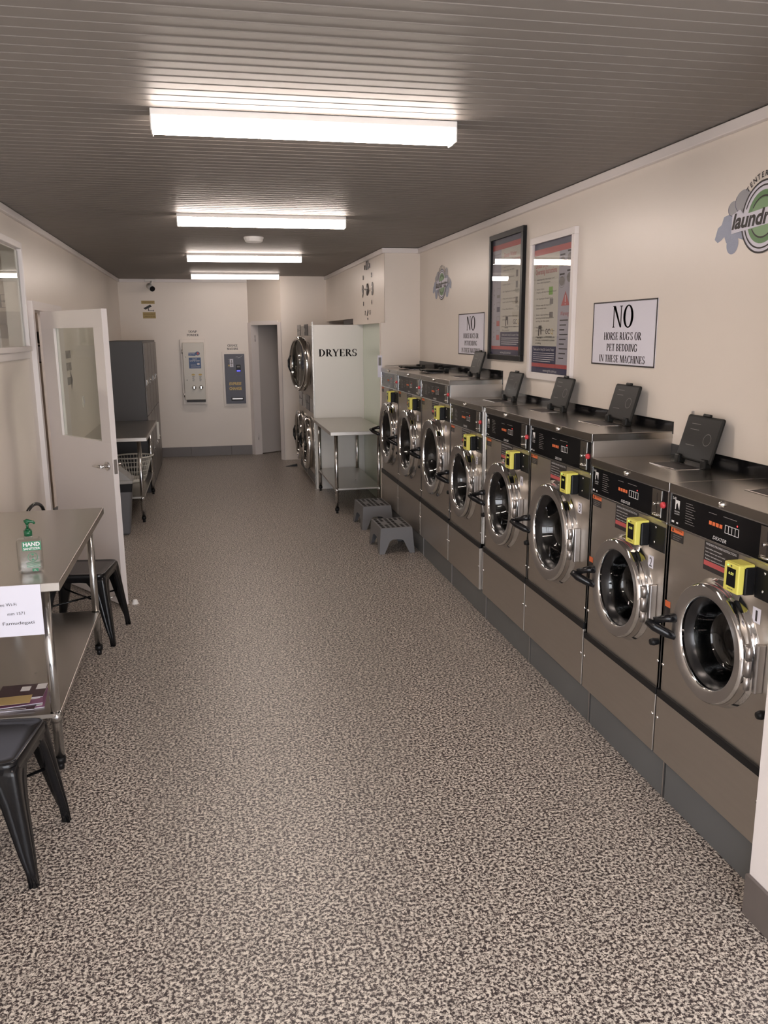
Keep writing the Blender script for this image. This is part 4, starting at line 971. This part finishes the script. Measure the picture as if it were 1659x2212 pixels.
def poster(y, z, label, black):
    t = rw('framed_poster', label, 'poster', y, z, 'framed instruction posters')
    w, h = .695, .900; fm = M['black'] if black else M['white']; fw_ = .038 if black else .042
    f = MB()
    for a, b2, c_, d_ in ((-w/2, w/2, 0, fw_), (-w/2, w/2, h-fw_, h), (-w/2, -w/2+fw_, fw_, h-fw_), (w/2-fw_, w/2, fw_, h-fw_)): f.box(a, b2, -.028, -.0005, c_, d_, .002)
    f.build('frame', fm, t)
    x0, x1, z0, z1 = -w/2+fw_, w/2-fw_, fw_, h-fw_; W_, H_ = x1-x0, z1-z0
    X = lambda f_: x0+W_*f_
    Z = lambda f_: z1-H_*f_
    y0 = -.008; y1 = -.0086; y2 = -.0092
    sh = Ink().rect(x0, x1, z0, z1, y0).build('print_sheet', M['cream'], t)
    nv = Ink().rect(X(0), X(1), Z(.045), Z(0), y1).rect(X(0), X(1), Z(1), Z(.955), y1)
    rd_ = Ink().rect(X(0), X(1), Z(.09), Z(.045), y1).rect(X(0), X(1), Z(.955), Z(.925), y1)
    tx = Ink(); hd = Ink(); wh = Ink(); lv_ = Ink(); gr = Ink()
    if black:
        lv_.rect(X(0), X(.30), Z(.925), Z(.09), y1)
        nv.rect(X(.31), X(1), Z(.925), Z(.80), y1)
        hd.text('Dexter Washer', X(.40), Z(.145), .032, W_*.40, al='l', y=y2).text('Operating Instructions', X(.40), Z(.195), .032, W_*.56, al='l', y=y2)
        tx.text('Recommended', X(.15), Z(.125), .018, W_*.24, y=y2).text('Dosages', X(.12), Z(.155), .018, W_*.16, y=y2).text('(Powdered)', X(.14), Z(.185), .018, W_*.22, y=y2)
        for i, m3 in enumerate((None, 'grey', 'navy', 'stkred', 'stkred')):
            zz = .30+.123*i
            gr.rect(X(.17), X(.28), Z(zz-.002), Z(zz-.005), y2).rect(X(.17), X(.175), Z(zz+.08), Z(zz-.002), y2).rect(X(.275), X(.28), Z(zz+.08), Z(zz-.002), y2)
            if m3: Ink().rect(X(.175), X(.275), Z(zz+.08), Z(zz+(.055 if i == 1 else .035)), y2).build('beaker_fill', M[m3], sh)
            tx.text(('1/4', '1/2', '3/4', '1', 'Full')[i], X(.08), Z(zz+.01), .012, y=y2).text('Cup', X(.08), Z(zz+.05), .012, y=y2)
        its = (('Load laundry into washer and', 'close door to lock'), ('Select Temperature',), ('Insert Coins',), ('Or Tap/Insert Credit Card',), ('Press start button and wait', 'until cycle finishes rinsing'), ('Press Start Button',), ('Add fabric softener when light', 'comes on'), ('Remove laundry promptly', 'from machine'))
        zz = .245
        for i, it in enumerate(its):
            tx.text(str(i+1), X(.345), Z(zz), .010, y=y2)
            for s_ in it: tx.text(s_, X(.38), Z(zz), .010, W_*min(.5, .02*len(s_)), al='l', y=y2); zz += .030
            zz += .030
        for zz2 in (.31, .40, .53): gr.rect(X(.80), X(.86), Z(zz2+.035), Z(zz2-.02), y2)
        wh.text('Thank you for Using Our Laundry Today!', X(.65), Z(.825), .014, W_*.56, y=y2)
        for i in range(4): wh.rect(X(.35), X(.95-.08*(i == 3)), Z(.857+.017*i), Z(.852+.017*i), y2)
        lx = (.52, .80); lz = .70
    else:
        lv_.rect(X(.66), X(1), Z(.925), Z(.09), y1)
        nv.rect(X(0), X(.65), Z(.925), Z(.79), y1)
        hd.text('Dexter Dryer', X(.05), Z(.165), .034, W_*.34, al='l', y=y2).text('Operating Instructions', X(.05), Z(.215), .034, W_*.56, al='l', y=y2).text('Warning', X(.83), Z(.545), .026, W_*.2, y=y2).pg([(X(.74), Z(.49)), (X(.94), Z(.49)), (X(.84), Z(.385))], y2)
        wh.rect(X(.832), X(.848), Z(.465), Z(.415), y2-.0004).rect(X(.832), X(.848), Z(.483), Z(.474), y2-.0004)
        for a, b2 in ((.74, .17), (.92, .15), (.74, .31), (.92, .29)):
            gr.disc(X(a), Z(b2), W_*.065, H_*.035, y2); tx.rect(X(a-.06), X(a+.06), Z(b2-.043), Z(b2-.055), y2)
        gr.ring(X(.74), Z(.31), W_*.075, H_*.05, .003, .003, y=y2)
        its = (('Load laundry into dryer and', 'close door to prepare'), ('Insert Coins', 'Display will show time purchased'), ('Or Tap/Insert Credit Card',), ('Please wait till machine', 'shows enter time'), ('Select required heat by', 'pressing desired temperature', 'setting for the cycle'), ('Press Start', 'to select UPPER or LOWER dryer'), ('Clothes should be removed promptly after', 'the cycle is completed to prevent', 'wrinkling'))
        zz = .275
        for i, it in enumerate(its):
            tx.text(str(i+1), X(.05), Z(zz), .010, y=y2)
            for s_ in it: tx.text(s_, X(.09), Z(zz), .010, W_*min(.52, .017*len(s_)), al='l', y=y2); zz += .024
            zz += .026
        for i in range(9): tx.rect(X(.72), X(.92-.04*(i % 3)), Z(.60+.035*i), Z(.592+.035*i), y2)
        gr.rect(X(.45), X(.54), Z(.47), Z(.43), y2).rect(X(.45), X(.54), Z(.57), Z(.53), y2)
        Ink().rect(X(.42), X(.52), Z(.40), Z(.34), y2).build('card_symbol', M['sgreen'], sh)
        wh.text('Thank you for Using Our Laundry Today!', X(.32), Z(.815), .016, W_*.56, y=y2)
        for i in range(5): wh.rect(X(.04), X(.61-.1*(i == 4)), Z(.847+.016*i), Z(.843+.016*i), y2)
        lx = (.20, .42); lz = .66
    tx.pg([(X(lx[0]-.04), Z(lz+.05)), (X(lx[0]-.02), Z(lz+.05)), (X(lx[0]-.01), Z(lz-.0)), (X(lx[0]+.02), Z(lz)), (X(lx[0]+.03), Z(lz+.04)), (X(lx[0]+.05), Z(lz+.04)), (X(lx[0]+.05), Z(lz-.03)), (X(lx[0]-.03), Z(lz-.03))], y2)
    tx.text('DEXTER', X(lx[0]), Z(lz+.065), .011, W_*.12, y=y2).text('GC', X(lx[1]), Z(lz+.015), .034, W_*.12, y=y2).text('laundry equipment', X(lx[1]+.03), Z(lz+.055), .007, W_*.16, y=y2)
    Ink().text('Q', X(lx[1]+.11), Z(lz+.015), .034, W_*.06, y=y2).build('logo_letter', M['gold'], sh)
    wh.text('www.gcls.com.au', X(.5), Z(.978), .018, W_*.36, y=y2)
    nv.build('navy_bands', M['navy'], sh); rd_.build('red_bands', M['stkred'], sh); lv_.build('side_column', M['lav'], sh)
    tx.build('body_lettering', M['ink'], sh); hd.build('heading_lettering', M['stkred'], sh); wh.build('white_lettering', M['whiteink'], sh); gr.build('pictograms', M['grey'], sh)
    MB().poly([(x0, -.020, z0), (x1, -.020, z0), (x1, -.020, z1), (x0, -.020, z1)]).build('poster_glass', M['pglass'], t)
poster(5.875, 1.680, 'black framed washer instruction poster with light reflections', True)
poster(5.050, 1.576, 'white framed dryer instruction poster with a red warning triangle', False)

def logo(y, z, label):
    t = rw('wall_logo', label, 'logo', y, z, 'round laundrette logos')
    bl = Ink().pg([(-.10, .07), (-.19, .075), (-.23, .035), (-.262, .030), (-.275, .0), (-.30, -.01), (-.318, -.055), (-.295, -.07), (-.27, -.062), (-.25, -.05), (-.235, -.075), (-.215, -.085), (-.205, -.060), (-.19, -.055), (-.10, -.08), (.10, -.08), (.19, -.055), (.215, -.09), (.25, -.04), (.30, -.055), (.31, 0), (.27, .035), (.23, .03), (.20, .07)], -.0010)
    bl.disc(.17, -.09, .040, .032, -.0012).disc(-.19, -.085, .040, .040, -.0012)
    bl.build('splash', M['lblue'], t)
    for bx, bz, ba, bb, by in ((-.20, .055, .035, .030, -.0016), (-.135, .075, .055, .045, -.0014), (.15, .10, .040, .038, -.0014), (.23, .02, .03, .03, -.0016)):
        bo = Ink().disc(bx, bz, ba, bb, by).build('bubble', M['lgrey'], t); Ink().ring(bx, bz, ba, bb, .003, .003, 150, 330, by-.0003).build('bubble_outline', M['navy'], bo)
    Ink().disc(0, 0, .136, .136, -.0020).build('round_ground', M['paper'], t)
    Ink().disc(0, 0, .100, .100, -.0026).build('green_disc', M['dgreen'], t)
    Ink().disc(0, -.005, .080, .075, -.0031).build('pale_green_disc', M['lgreen'], t)
    Ink().ring(0, 0, .138, .138, .007, .007, y=-.0036, n=60).build('outer_ring', M['ink'], t)
    for q_, w_ in ((.120, 20), (.120, 200), (.080, 30), (.080, 210)): Ink().ring(0, 0, q_, q_, .006, .006, w_, w_+(140 if q_ > .1 else 120), -.0036).build('ring_arc', M['ink'], t)
    k = Ink()
    for i, ch in enumerate('TENTERFIELD'):
        a = R(134-i*8.8); k.text(ch, .160*math.cos(a), .160*math.sin(a), .022, y=-.0022, rot=a-PI/2, bold=.02)
    k.build('curved_lettering', M['ink'], t)
    s_ = Ink().pg([(-.20, -.045), (.20, -.02), (.20, .045), (.08, .048), (.06, .035), (-.12, .022), (-.15, .045), (-.20, .030)], -.0041).build('banner', M['paper'], t)
    Ink().text('laundrette', 0, .004, .060, .380, y=-.0047, shear=.25, bold=.035).build('banner_lettering', M['ink'], t)
logo(3.022, 2.310, 'large round green and blue laundrette logo cut by the right frame edge')
logo(7.62, 2.315, 'small distant green and blue laundrette logo left of the far NO sign')
t = rw('cable_clip', 'small grey cable clip on the wall above washer 3', 'clip', 3.41, 1.490)
MB().box(-.008, .008, -.006, -.0005, 0, .034, .002).build('clip', M['satin'], t)

# numeral clock on the bulkhead
t = thing('wall_clock', 'frameless wall clock of separate dark numerals and hands', 'clock', (XBK, 9.36, 2.355), R(-90))
for i in range(1, 13):
    a = PI/2-2*PI*i/12; rr_ = .285; big = i in (12, 3, 6, 9)
    x_, z_ = rr_*math.cos(a), rr_*math.sin(a); h_ = .13 if big else .045
    b_ = Ink().text(str(i), 0, 0, h_, (h_*.9 if i > 9 else h_*.62), bold=.04)
    if big: b_ = Ink().text(str(i), 0, 0, h_, (.14 if i == 12 else .085), bold=.04)
    me_o = b_.build('numeral', M['dial'], t); me_o.location = (x_, -.006, z_)
    sol = me_o.modifiers.new('thickness', 'SOLIDIFY'); sol.thickness = .004
MB().lathe((0, 0, 0), [(.065, -.001), (.065, -.008), (.060, -.011), (0, -.012)], 'y', 36).build('clock_boss', M['dial'], t)
MB().box(-.19, .03, -.020, -.017, -.006, .006, .001, 1, Matrix.Rotation(R(5), 4, 'Y'), (0, 0, 0)).build('minute_hand', M['dial'], t)
MB().box(-.02, .12, -.026, -.023, -.008, .008, .001, 1, Matrix.Rotation(R(8), 4, 'Y'), (0, 0, 0)).build('hour_hand', M['dial'], t)
# paper notice on the recess corner
t = thing('paper_notice', 'narrow paper notice stuck at the edge of the green recess', 'notice', (1.70, 8.435, 1.44))
MB().box(.0, .045, -.002, 0, .0, .22).build('sheet', M['paper'], t)
Ink().rect(.008, .036, .12, .20, -.0028).build('printed_block', M['grey'], t)
